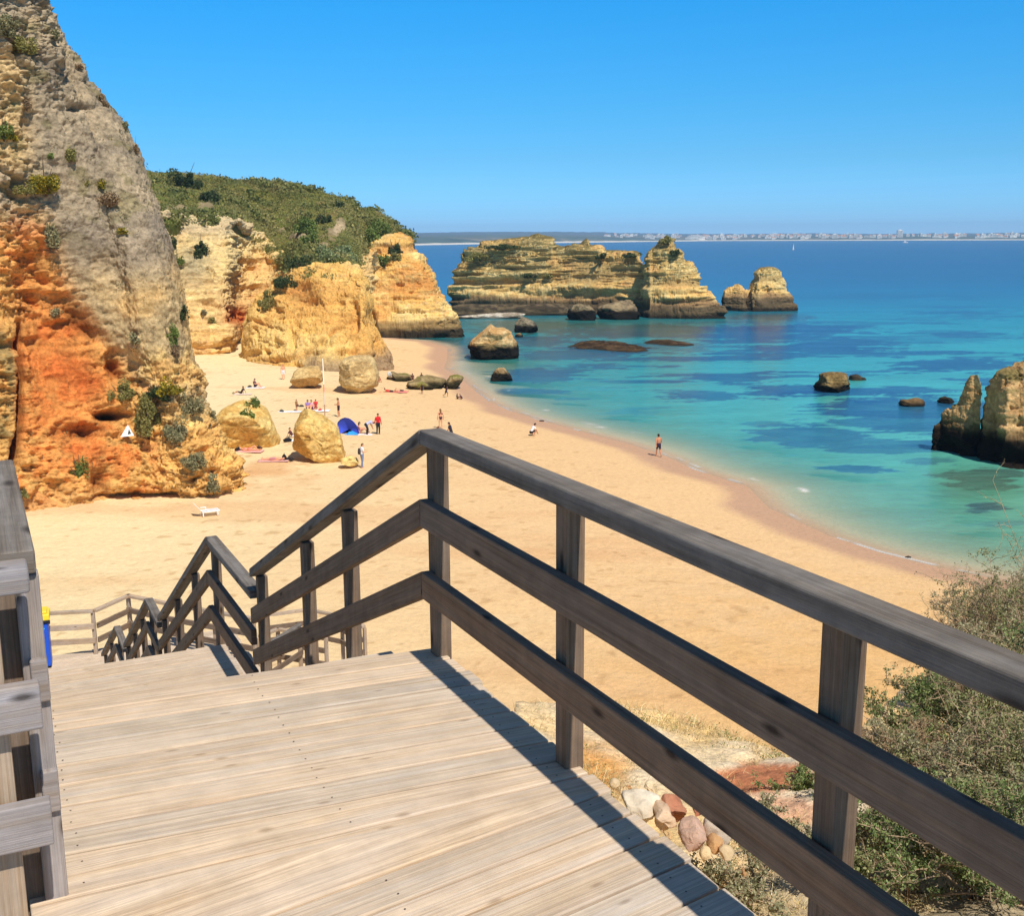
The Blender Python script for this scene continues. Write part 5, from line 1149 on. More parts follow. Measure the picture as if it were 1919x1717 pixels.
SH_ = [(1915, 1180, .62, .6, 'brown twiggy crown against the water at the right edge', 'grey', .25), (1860, 1200, .55, .5, 'grey-brown twiggy bush left of the crown at the right edge', 'dry', .4), (1790, 1260, .5, .45, 'reddish brown brushwood leftmost above the handrail', 'dry', .5), (1990, 1300, 1.0, .7, 'shrub mostly outside the right edge above the handrail', 'grey', .5), (1840, 1240, .75, .55, 'brown twiggy shrub above the handrail near the right edge', 'grey', .35), (1720, 1490, .45, .45, 'brown tangled shrub behind the thick post', 'dry', .5), (1850, 1490, .55, .5, 'dark tangled shrub between handrail and middle board', 'green', .6), (1620, 1600, .32, .34, 'small leafy shrub against the left face of the thick post', 'grey', .6), (1940, 1620, .5, .5, 'twiggy shrub under the middle board at the right edge', 'grey', .6), (1880, 1285, .95, .75, 'tallest brushy shrub rising beyond the right end of the handrail', 'green', .55), (1790, 1330, .70, .55, 'brushy shrub left of the tallest one, beyond the handrail', 'grey', .45),
       (1960, 1400, .80, .6, 'shrub cut by the right edge, under the handrail', 'bright', .7), (1840, 1420, .62, .55, 'dense dark-hearted shrub under the handrail at the right', 'green', .8), (1730, 1420, .50, .45, 'green leafy shrub just right of the thick railing post', 'bright', .75),
       (1900, 1560, .60, .55, 'tangled shrub at the far right between the middle and lower boards', 'green', .7), (1770, 1560, .50, .5, 'tangled twiggy shrub below the middle board', 'grey', .5), (1680, 1530, .42, .42, 'low leafy shrub at the right foot of the thick post', 'green', .7),
       (1840, 1690, .50, .55, 'bright leafed shrub at the bottom right corner', 'bright', .85), (1700, 1680, .42, .48, 'bright low shrub under the lower board near the bottom edge', 'bright', .75), (1960, 1700, .55, .5, 'shadowy shrub in the very corner at the right', 'green', .6),
       (1480, 1610, .24, .34, 'small twiggy shrub left of the thick post', 'grey', .5), (1400, 1690, .22, .36, 'low sprawling plant next to the plank ends at the bottom', 'grey', .5), (1600, 1700, .28, .36, 'low plant at the foot of the thick post by the bottom edge', 'green', .7),
       (1500, 1500, .16, .26, 'small yellow-green weed patch near the red earth', 'bright', .6), (1650, 1440, .34, .3, 'thin scraggly bush against the sand right of the thick post', 'grey', .35)]
for i, (x, y, h, w, lab, pal, lf) in enumerate(SH_):
    shrub(x, y, h, w, lab, 900 + i, lf, pal, nst=18 if h > .45 else 12, ntw=14 if h > .45 else 9, leaf=.017 if y < 1450 else .015)
# long bare sprays leaning in from the right edge
for i, (x, y, tops, lab) in enumerate([(1990, 1180, [(1872, 905), (1905, 960), (1880, 990)], 'long bare twig spray leaning over the water at the right edge'), (1800, 1190, [(1772, 1080), (1740, 1130), (1800, 1070)], 'thin dry sprays sticking up above the shrubs left of the tallest one')]):
    g = np.random.default_rng(950 + i); q = on_bank(x, y + 60); D = q[1]; root = thing('dry_spray', lab, 'twigs', tuple(q), 0, 'dry sprays on the bank')
    S, T, TR, C = [], [], [], []
    for (a, b) in tops:
        e = PY(a, b, D * .97) - q; n = 14; u = np.linspace(0, 1, n)[:, None]; ln = u * e + np.array([0, 0, .12]) * np.sin(u * math.pi) + np.cumsum(g.normal(size=(n, 3)), 0) * .012; ln[0] = 0; S.append(ln)
        for j in range(16):
            b0 = ln[g.integers(4, n)]; dr = g.normal(size=3); dr /= np.linalg.norm(dr); Lt = g.uniform(.08, .28); t = b0 + np.linspace(0, 1, 6)[:, None] * dr * Lt + np.cumsum(g.normal(size=(6, 3)), 0) * .01; t[0] = b0; T.append(t); TR.append((.0022, .001))
            C.append(t[1:] + g.normal(size=(5, 3)) * .008); C.append(t[2:] + g.normal(size=(4, 3)) * .012)
    tubes('branches', S + T, [(.005, .002)] * len(S) + TR, m_twig, root, (172, 152, 114), k=4); C = np.vstack(C)
    V, F = leaf_quads(C, .014 * g.uniform(.6, 1.5, len(C)), .6, g); mk('leaves', V, F, m_leaf, root, col=leafcol(len(C), PALF['grey'], g))
def bank_cover():
    """dry grass, fallen twigs and small weeds"""
    g = np.random.default_rng(77); B, W_ = [], []
    pts = []
    for _ in range(650):
        px = g.uniform(955, 1640); py = np.interp(px, [955, 1150, 1260, 1370, 1450, 1540, 1640], [1322, 1322, 1335, 1372, 1408, 1425, 1380]) + abs(g.normal()) * 26 + 2; pts.append((px, py))
    for _ in range(1200):
        px = g.uniform(1330, 1900); py = g.uniform(1450, 1717); 
        if (px - 1330) * .9 > (py - 1640): pts.append((px, py))
    for _ in range(500): pts.append((g.uniform(1085, 1230), g.uniform(1400, 1500)))
    bl, cl, br = [], [], []
    for px, py in pts:
        q = on_bank_fast(px, py)
        if q is None: continue
        for k in range(g.integers(2, 6)):
            h = g.uniform(.02, .085) * (1.6 if g.random() > .9 else 1); dr = g.normal(size=3) * .6; dr[2] = 1; dr /= np.linalg.norm(dr); b = q + g.normal(size=3) * [.03, .03, 0]
            bl.append(np.array([b, b + dr * h * .55, b + dr * h + np.array([dr[0], dr[1], -.3]) * h * .3])); br.append((.0016, .0006)); cl.append([(232, 204, 140), (206, 176, 120), (170, 160, 96), (240, 220, 170), (176, 144, 104)][g.integers(0, 5)])
        if g.random() < (.25 if px > 1330 else .05): W_.append(q + g.normal(size=(14, 3)) * [.03, .03, .012] + [0, 0, .015])
    o = tubes('dry_grass', bl, br, m_twig, None, (180, 150, 100), cols=cl); tag(o, 'dry grass and twigs scattered over the bank beside the deck', 'grass', kind='stuff')
    C = np.vstack(W_); V, F = leaf_quads(C, .014 * g.uniform(.6, 1.4, len(C)), .6, g)
    o = mk('weeds', V, F, m_leaf, col=leafcol(len(C), [(110, 122, 60), (140, 136, 84), (90, 104, 50)], g)); tag(o, 'small green weeds low on the bank', 'weeds', kind='stuff')
def on_bank_fast(px, py):
    d = ray(px, py); d = d / np.linalg.norm(d); s = np.arange(2.5, 14, .06); Q = CAM + d * s[:, None]; h = bank_h(Q[:, 0], Q[:, 1]); k = np.where(Q[:, 2] < h)[0]
    return None if len(k) == 0 else Q[k[0]]
bank_cover()
def plants_left():
    for i, (lat, t, h, w) in enumerate([(-.55, 3.75, .62, .35), (-1.1, 3.6, .55, .4)]):
        pass
g_ = np.random.default_rng(66)
q = TL(3.75, -.45, 14.75); r = thing('shrub', 'bright green leafy plant behind the pale cross railing at the bottom left', 'shrub', tuple(q)); V, F, c = clump_mesh((.45, .4, .34), 3800, .03, PALF['bright'], g_); mk('leaves', V, F, m_leaf, r, col=c)
tubes('stem', [np.array([[0, 0, -.5], g_.normal(size=3) * .08 + [0, 0, 0], g_.normal(size=3) * .2 + [0, 0, .15]]) for _ in range(8)], [.008, .003], m_twig, r, (96, 84, 56), k=4)
# stones beside the deck
def stone(pts, yb, zb, th, label, a, b, seed):
    return outline_rock('stone', pts, yb, th, label, 'stone', nu=60, nv=40, seed=seed, amp=.05, st=.02, pits=.02, colf=bcol(a, b, seed), zb=zb, sc=9, e=.4, mat=m_stone, group='stones beside the deck')
m_stone = col_mat('stone_rock', nscale=18, namp=.2, bump=.6, bdist=.02, bscale=22)
zs = 14.60
stone([(1160, 1500), (1166, 1488), (1200, 1486), (1240, 1494), (1244, 1510), (1236, 1528), (1224, 1546), (1200, 1534), (1178, 1518)], 1536, zs, .08, 'white stone lying against the plank ends', (230, 212, 184), (246, 236, 214), 1)
stone([(1232, 1500), (1240, 1490), (1262, 1492), (1290, 1503), (1302, 1520), (1292, 1535), (1270, 1545), (1255, 1535)], 1540, zs, .09, 'rust red stone right of the white one', (196, 116, 84), (226, 164, 124), 2)
stone([(1222, 1520), (1232, 1508), (1252, 1512), (1265, 1528), (1262, 1545), (1244, 1555), (1226, 1545)], 1552, zs, .08, 'pink and white stone between the white and the rust red stone', (220, 178, 142), (238, 208, 172), 3)
stone([(1276, 1560), (1282, 1548), (1300, 1542), (1316, 1550), (1318, 1566), (1308, 1578), (1290, 1586), (1278, 1574)], 1580, zs, .07, 'brownish pink stone nearest the lower railing board', (186, 140, 116), (222, 186, 160), 4)
g_ = np.random.default_rng(31)
for i, (px, py, w, lab) in enumerate([(1252, 1566, 9, 'small tan rubble stone below the pink and white stone'), (1340, 1580, 11, 'flat pale rubble stone by the fifth plank end'), (1362, 1600, 8, 'little cream rubble stone under the lower board'), (1322, 1600, 7, 'little ochre rubble stone near the plank ends'),
        (1180, 1474, 8, 'small ochre rubble stone above the white stone'), (1215, 1478, 10, 'pale rubble stone just behind the white stone'), (1270, 1484, 9, 'small cream rubble stone behind the rust red stone'), (1392, 1632, 9, 'tan rubble stone farther down along the deck edge'), (1150, 1468, 6, 'smallest rubble stone next to the second post')]):
    a_ = np.linspace(0, 2 * math.pi, 8)[:-1]; stone([(px + math.cos(t) * w * g_.uniform(.8, 1.3), py + math.sin(t) * w * .7 * g_.uniform(.8, 1.2)) for t in a_], py + w * .7, zs - .02, w * .0035 * 1.0, lab, [(214, 176, 122), (196, 146, 96), (222, 190, 142)][i % 3], [(232, 200, 150), (218, 172, 120), (236, 208, 166)][i % 3], 40 + i)
stone([(1330, 1545), (1345, 1540), (1356, 1550), (1350, 1562), (1334, 1560)], 1560, zs, .05, 'small pale stone right of the purplish one', (220, 200, 176), (236, 222, 200), 5)
stone([(1296, 1520), (1306, 1516), (1318, 1524), (1312, 1534), (1300, 1532)], 1533, zs, .04, 'small rust brown pebble between the larger stones', (160, 90, 64), (190, 130, 96), 6)
# ------------------------------------------------------------------ far shore, town, boats
def far_shore():
    xs = np.linspace(560, 2500, 500)
    Ds = np.interp(xs, [560, 780, 1100, 1340, 1600, 1919, 2500], [2700, 2950, 3950, 4800, 4300, 3800, 3400])
    hor = 446 - (xs - 959.5) * math.tan(ROLL)
    sky_y = np.interp(xs, [560, 740, 800, 860, 960, 1040, 1110, 1200, 1300, 1400, 1500, 1560, 1640, 1700, 1760, 1850, 1919, 2500], [440, 437, 436, 435.5, 435, 434.5, 436, 437.5, 438.5, 439, 437.5, 438, 438.5, 437.5, 438, 437, 436, 436])
    rows = []
    steps = [(-60, 0), (25, .02), (60, .03), (110, .10), (220, .22), (420, .34), (700, .42), (1050, .50), (1500, .62), (2000, .78), (2700, .94), (3200, 1.0), (3900, .8)]
    for off, k in steps:
        D = Ds + off; d = rayv(xs, hor); u = d[:, :2] / d[:, 1:2]
        ztop = 17 + (hor - sky_y) * (Ds + 3200) / FPX
        z = np.where(off < 0, -2, 1.5 + (ztop - 1.5) * k)
        q = np.stack([u[:, 0] * D, D, z], -1)
        q[:, 2] += (off > 100) * (3 + 5 * k) * fbm(q, (.0015, .0025, 1), 4, 800)
        rows.append(q)
    G = catmull(np.array(rows), 90, 0)
    k = np.linspace(0, len(steps) - 1, 90)[:, None] + 0 * xs[None]
    n = fbm(G, (.003, .006, .02), 5, 801); n2 = fbm(G, (.012, .02, .05), 4, 802)
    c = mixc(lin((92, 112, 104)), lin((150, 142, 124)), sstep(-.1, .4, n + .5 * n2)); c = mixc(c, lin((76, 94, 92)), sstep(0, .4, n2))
    c = mixc(lin((244, 234, 214)) + 0 * c, c, sstep(2.1, 2.9, k + .4 * n2)); c = mixc(c, lin((96, 118, 132)), sstep(6, 9, k))  # rear hills tinted blue: distance haze painted into the land colour
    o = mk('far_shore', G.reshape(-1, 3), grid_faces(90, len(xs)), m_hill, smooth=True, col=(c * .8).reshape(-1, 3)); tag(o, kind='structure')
    register('far', G)
far_shore()
m_white = plain('white_wall', L(236, 232, 222), nscale=.4, namp=.06); m_tile = plain('roof_tile', L(196, 138, 104), nscale=.5); m_glass_dark = plain('window_glass', L(70, 84, 100), rough=.2, nscale=.3)
def boxes(name, bl, mat, parent=None):
    V, F = [], []
    for (x0, x1, y0, y1, z0, z1) in bl:
        b = len(V); V += [(x0, y0, z0), (x1, y0, z0), (x1, y1, z0), (x0, y1, z0), (x0, y0, z1), (x1, y0, z1), (x1, y1, z1), (x0, y1, z1)]
        F += [(b, b + 3, b + 2, b + 1), (b + 4, b + 5, b + 6, b + 7), (b, b + 1, b + 5, b + 4), (b + 1, b + 2, b + 6, b + 5), (b + 2, b + 3, b + 7, b + 6), (b + 3, b, b + 4, b + 7)]
    return mk(name, V, F, mat, parent)
def house(kind, label, group):
    r = thing('far_building', label, 'building', (0, 0, 0), 0, group)
    if kind == 0:      # gabled house
        boxes('wall', [(-6, 6, -4, 4, -6, 6)], m_white, r)
        mk('roof', [(-6.4, -4.5, 6.01), (6.4, -4.5, 6.01), (6.4, 4.5, 6.01), (-6.4, 4.5, 6.01), (-6.4, 0, 8.2), (6.4, 0, 8.2)], [(0, 1, 5, 4), (2, 3, 4, 5), (0, 4, 3), (1, 2, 5)], m_tile, r)
        boxes('windows', [(x, x + 1.2, -4.06, -4.005, z, z + 1.4) for x in (-4.5, -1.5, 2.5) for z in (1, 3.8)], m_glass_dark, r)
    elif kind == 1:    # flat block with stair head
        boxes('wall', [(-8, 8, -5, 5, -6, 9), (-8.2, 8.2, -5.2, 5.2, 9.01, 9.8)], m_white, r); boxes('stair_head', [(-2, 2, -1, 3, 9.82, 12)], m_white, r)
        boxes('windows', [(-7, 7, -5.07, -5.005, z, z + 1.1) for z in (1, 4, 7)], m_glass_dark, r)
    elif kind == 2:    # stepped terraces
        boxes('wall', [(-14, 4, -5, 5, -6, 5), (4.01, 14, -5, 5, -6, 8)], m_white, r); boxes('windows', [(-12, 2, -5.07, -5.005, 1.5, 2.8), (6, 12, -5.07, -5.005, 4.5, 5.8)], m_glass_dark, r)
        boxes('parapet', [(-14.2, 3.9, -5.2, 5.2, 5.01, 5.6), (4.0, 14.2, -5.2, 5.2, 8.01, 8.6)], m_white, r)
    else:              # tall slab
        boxes('wall', [(-9, 9, -6, 6, -6, 26)], m_white, r); boxes('roof_plant', [(-4, 4, -3, 3, 26.01, 29)], m_white, r)
        boxes('windows', [(-8, 8, -6.07, -6.005, z, z + 1.3) for z in np.arange(1, 25, 3)], m_glass_dark, r)
    return r
def copy_tree(o, parent=None):
    c = o.copy(); COL.objects.link(c); c.parent = parent
    for ch in o.children: copy_tree(ch, c)
    return c
TG = 'white buildings of the town on the far shore'; TLB = 'tiny white building among the many of the far shore town'
protos = [house(k, TLB, TG) for k in range(3)]
g = np.random.default_rng(42); used = [False] * 3
def far_z(px, back):
    D = np.interp(px, [560, 780, 1100, 1340, 1600, 1919, 2500], [2700, 2950, 3950, 4800, 4300, 3800, 3400]) + back
    hor = 446 - (px - 959.5) * math.tan(ROLL); d = ray(px, hor); x = d[0] / d[1] * D
    V = PLACES['far'][0]; i = np.argmin((V[:, 0] - x) ** 2 + (V[:, 1] - D) ** 2); return np.array([x, D, V[i, 2]])
def place(k, q, s, rz):
    o = protos[k] if not used[k] else copy_tree(protos[k]); used[k] = True
    o.location = tuple(q); o.scale = (s[0], 1, s[1]); o.rotation_euler = (0, 0, rz)
spots = []
for (a, b, n, b0, b1) in [(1130, 1190, 12, 300, 1200), (1200, 1290, 14, 200, 1300), (1290, 1400, 62, 80, 900), (1400, 1460, 12, 300, 1300), (1440, 1520, 46, 80, 1300), (1520, 1600, 22, 100, 1000), (1600, 1680, 22, 80, 800), (1700, 1790, 16, 200, 1000), (1790, 1860, 20, 150, 900), (1830, 1925, 26, 80, 900)]:
    for _ in range(n): spots.append((g.uniform(a, b), g.uniform(b0, b1)))
for (px, back) in spots:
    k = int(g.choice([0, 1, 2], p=[.45, .3, .25])); place(k, far_z(px, back), (g.uniform(.7, 1.5), g.uniform(.8, 1.5)), g.uniform(-.5, .5))
for (px, back, sx, sz, lab) in [(1686, 260, 1.15, 1.05, 'tallest tower block on the far shore, standing alone'), (1543, 200, .9, .55, 'left one of the two pale slab blocks side by side on the far shore'), (1564, 200, 1.2, .60, 'right one of the two pale slab blocks side by side on the far shore'),
                                (1602, 220, .7, .55, 'white block with flat roof right of the two slab blocks on the far shore'), (1649, 200, .5, .50, 'narrow white block left of the lone tower on the far shore'), (1666, 200, .5, .48, 'narrow white block nearest to the lone tower on the far shore')]:
    o = house(3, lab, None); o.location = tuple(far_z(px, back)); o.scale = (sx, 1, sz)

m_sail = plain('sail_cloth', L(240, 240, 236), nscale=1, namp=.04); m_hull = plain('boat_hull', L(232, 232, 230), rough=.4)
def hull_mesh(Ln, W_, Hh):
    V, F = [], []; n = 9
    for i in range(n):
        u = i / (n - 1); x = (u - .5) * Ln; w = W_ * .5 * (1 - max(0, (u - .45) / .55) ** 2.2) * (.8 + .2 * min(1, u * 4)); sh = Hh * (1 + .25 * (u - .4) ** 2 * 4)
        V += [(x, -w, sh), (x, -w * .75, .1), (x, 0, -.35), (x, w * .75, .1), (x, w, sh)]
    for i in range(n - 1):
        for j in range(4): a = i * 5 + j; F.append((a, a + 1, a + 6, a + 5))
        a = i * 5; F.append((a + 4, a, a + 5, a + 9))
    F.append((0, 4, 3, 2, 1)); return V, F
def sailboat():
    q = P(1487, 468, 0); r = thing('sailing_boat', 'small sailing boat with white sails far out on the blue water', 'boat', tuple(q), 1.2); V, F = hull_mesh(7.5, 2.4, .8); mk('hull', V, F, m_hull, r)
    tubes('mast', [np.array([[0.6, 0, .5], [0.6, 0, 8.6]])], [.08, .05], m_twig, r, (200, 200, 196), k=6)
    for nm, tri in (('mainsail', [(0.45, 0, 1.4), (-2.9, .5, 1.5), (0.45, 0, 8.4)]), ('jib', [(3.4, 0, .9), (.9, .5, 1.2), (.65, 0, 7.4)])):
        a, b, c = map(np.array, tri); V = []; F = []; n = 8
        for i in range(n + 1):
            for j in range(n + 1 - i):
                u, v = i / n, j / n; p = a * (1 - u - v) + b * u + c * v; p = p + np.array([0, .35 * u * (1 - u - v) * 4, 0]); V.append(tuple(p))
        idx = {}; k = 0
        for i in range(n + 1):
            for j in range(n + 1 - i): idx[i, j] = k; k += 1
        for i in range(n):
            for j in range(n - i):
                F.append((idx[i, j], idx[i + 1, j], idx[i, j + 1]))
                if i + j < n - 1: F.append((idx[i + 1, j], idx[i + 1, j + 1], idx[i, j + 1]))
        o = mk(nm, V, F, m_sail, r); md = o.modifiers.new('s', 'SOLIDIFY'); md.thickness = .03
sailboat()
def motorboat():
    q = P(1697, 455, 0); r = thing('motor_boat', 'white motor boat close to the far shore below the lone tower', 'boat', tuple(q), .1); V, F = hull_mesh(13, 4, 1.5); mk('hull', V, F, m_hull, r)
    boxes('cabin', [(-4, 1.5, -1.4, 1.4, 1.4, 3.2), (-3.5, 0, -1.2, 1.2, 3.21, 4.2)], m_hull, r); boxes('windscreen', [(1.52, 1.6, -1.2, 1.2, 2.2, 3.0)], m_glass_dark, r)
motorboat()
# ------------------------------------------------------------------ people
def skin_mat(c): return plain('skin', c, rough=.6, nscale=6, namp=.06)
SK = [skin_mat(L(224, 160, 124)), skin_mat(L(196, 132, 96)), skin_mat(L(150, 98, 70))]
_clo = {}
def cloth(rgb):
    if rgb not in _clo: _clo[rgb] = plain('cloth', L(*rgb), rough=.9, nscale=9, namp=.12)
    return _clo[rgb]
def capsules(caps, seg=12, rings=4):
    """closed tapered capsules; (p0, r0, p1, r1[, flat])"""
    VV, FF = [], []; base = 0
    for cp in caps:
        p0, r0, p1, r1 = cp[:4]; fl = cp[4] if len(cp) > 4 else None
        p0 = np.array(p0, float); p1 = np.array(p1, float); d = p1 - p0; Ld = np.linalg.norm(d)
        if Ld < 1e-6: d = np.array([0, 0, 1.]); Ld = 1e-6
        d = d / np.linalg.norm(d); ref = np.array([1., 0, 0]) if abs(d[0]) < .9 else np.array([0, 1., 0])
        a = ref - d * (ref @ d); a /= np.linalg.norm(a); b = np.cross(d, a)
        prof = []
        for i in range(rings + 1):
            t = math.pi / 2 * (1 - i / rings); prof.append((-math.sin(t) * r0, math.cos(t) * r0))
        for i in range(rings + 1):
            t = math.pi / 2 * i / rings; prof.append((Ld + math.sin(t) * r1, math.cos(t) * r1))
        an = np.arange(seg) * 2 * math.pi / seg; sx, sy = fl if fl else (1, 1)
        for (h, rr) in prof:
            rr = max(rr, 1e-4)
            for t in an: VV.append(p0 + d * h + a * rr * math.cos(t) * sx + b * rr * math.sin(t) * sy)
        m = len(prof)
        for i in range(m - 1):
            for j in range(seg): FF.append((base + i * seg + j, base + i * seg + (j + 1) % seg, base + (i + 1) * seg + (j + 1) % seg, base + (i + 1) * seg + j))
        FF.append(tuple(base + j for j in range(seg))[::-1]); FF.append(tuple(base + (m - 1) * seg + j for j in range(seg)))
        base += m * seg
    return VV, FF
def fused(name, caps, mat, parent, vox=0.012, smooth=True):
    V, F = capsules(caps); o = mk(name, V, F, mat, parent)
    bm = bmesh.new(); bm.from_mesh(o.data); bmesh.ops.recalc_face_normals(bm, faces=bm.faces); bm.to_mesh(o.data); bm.free()
    md = o.modifiers.new('fuse', 'REMESH'); md.mode = 'VOXEL'; md.voxel_size = vox; md.use_smooth_shade = True
    sm = o.modifiers.new('soft', 'SMOOTH'); sm.iterations = 2; sm.factor = .5
    return o
V3 = lambda *a: np.array(a, float)
POSES = {
 'stand': dict(hip=V3(0, 0, .93), chest=V3(0, 0, 1.30), neck=V3(0, .0, 1.48), head=V3(0, .02, 1.63), kn=[V3(-.10, .02, .50), V3(.10, .02, .50)], an=[V3(-.11, -.02, .08), V3(.11, -.02, .08)], el=[V3(-.25, -.03, 1.14), V3(.25, -.03, 1.14)], wr=[V3(-.27, .06, .90), V3(.27, .06, .90)]),
 'walk': dict(hip=V3(0, 0, .92), chest=V3(0, .03, 1.29), neck=V3(0, .05, 1.47), head=V3(0, .08, 1.62), kn=[V3(-.09, .16, .52), V3(.10, -.06, .49)], an=[V3(-.10, .22, .09), V3(.10, -.34, .14)], el=[V3(-.25, -.14, 1.16), V3(.25, .08, 1.15)], wr=[V3(-.24, -.16, .90), V3(.26, .26, 1.0)]),
 'carry': dict(hip=V3(0, 0, .93), chest=V3(0, 0, 1.30), neck=V3(0, .01, 1.48), head=V3(0, .05, 1.62), kn=[V3(-.09, .05, .50), V3(.10, -.02, .50)], an=[V3(-.10, .04, .08), V3(.11, -.08, .08)], el=[V3(-.24, .02, 1.13), V3(.24, .02, 1.13)], wr=[V3(-.14, .26, 1.12), V3(.12, .28, 1.16)]),
 'bend': dict(hip=V3(0, -.12, .88), chest=V3(0, .22, 1.05), neck=V3(0, .38, 1.08), head=V3(0, .50, 1.02), kn=[V3(-.12, .02, .48), V3(.12, .02, .48)], an=[V3(-.14, -.06, .08), V3(.14, -.06, .08)], el=[V3(-.24, .34, .80), V3(.24, .34, .80)], wr=[V3(-.14, .42, .56), V3(.16, .44, .56)]),
 'squat': dict(hip=V3(0, -.10, .34), chest=V3(0, .10, .66), neck=V3(0, .22, .82), head=V3(0, .30, .95), kn=[V3(-.18, .30, .50), V3(.18, .30, .50)], an=[V3(-.13, .08, .08), V3(.13, .08, .08)], el=[V3(-.25, .28, .52), V3(.25, .28, .52)], wr=[V3(-.12, .46, .30), V3(.12, .48, .24)]),
 'kneel': dict(hip=V3(0, -.04, .40), chest=V3(0, .06, .76), neck=V3(0, .10, .93), head=V3(0, .16, 1.07), kn=[V3(-.13, .32, .10), V3(.13, .32, .10)], an=[V3(-.12, -.14, .07), V3(.12, -.14, .07)], el=[V3(-.25, .12, .62), V3(.25, .12, .62)], wr=[V3(-.15, .30, .46), V3(.15, .32, .50)]),
 'sit': dict(hip=V3(0, 0, .13), chest=V3(0, -.06, .50), neck=V3(0, -.04, .68), head=V3(0, .0, .83), kn=[V3(-.14, .40, .44), V3(.14, .42, .42)], an=[V3(-.12, .66, .08), V3(.13, .70, .08)], el=[V3(-.25, .12, .38), V3(.25, .12, .38)], wr=[V3(-.14, .36, .42), V3(.14, .38, .40)]),
 'sitback': dict(hip=V3(0, 0, .13), chest=V3(0, -.20, .44), neck=V3(0, -.26, .61), head=V3(0, -.26, .76), kn=[V3(-.12, .44, .30), V3(.12, .46, .22)], an=[V3(-.10, .80, .08), V3(.12, .88, .08)], el=[V3(-.27, -.38, .32), V3(.27, -.38, .32)], wr=[V3(-.28, -.44, .07), V3(.28, -.44, .07)]),
 'lie': dict(hip=V3(0, 0, .12), chest=V3(0, -.38, .13), neck=V3(0, -.57, .13), head=V3(0, -.73, .13), kn=[V3(-.10, .43, .11), V3(.11, .43, .11)], an=[V3(-.12, .85, .07), V3(.14, .85, .07)], el=[V3(-.30, -.22, .07), V3(.30, -.22, .07)], wr=[V3(-.32, .04, .06), V3(.32, .04, .06)]),
 'lieknee': dict(hip=V3(0, 0, .12), chest=V3(0, -.38, .14), neck=V3(0, -.57, .15), head=V3(0, -.72, .17), kn=[V3(-.10, .36, .36), V3(.11, .43, .12)], an=[V3(-.10, .58, .07), V3(.14, .85, .07)], el=[V3(-.28, -.5, .07), V3(.30, -.22, .07)], wr=[V3(-.12, -.66, .08), V3(.32, .04, .06)]),
 'prone': dict(hip=V3(0, 0, .11), chest=V3(0, -.36, .18), neck=V3(0, -.53, .26), head=V3(0, -.64, .36), kn=[V3(-.10, .43, .09), V3(.11, .43, .09)], an=[V3(-.10, .62, .40), V3(.12, .84, .08)], el=[V3(-.22, -.56, .06), V3(.22, -.56, .06)], wr=[V3(-.06, -.76, .06), V3(.06, -.76, .06)]),
}
POSES['run'] = dict(POSES['walk'], kn=[V3(-.09, .24, .62), V3(.10, -.10, .50)], an=[V3(-.10, .16, .24), V3(.10, -.46, .32)], wr=[V3(-.20, .10, 1.10), V3(.22, .16, 1.18)], chest=V3(0, .12, 1.27), neck=V3(0, .18, 1.44), head=V3(0, .24, 1.58))
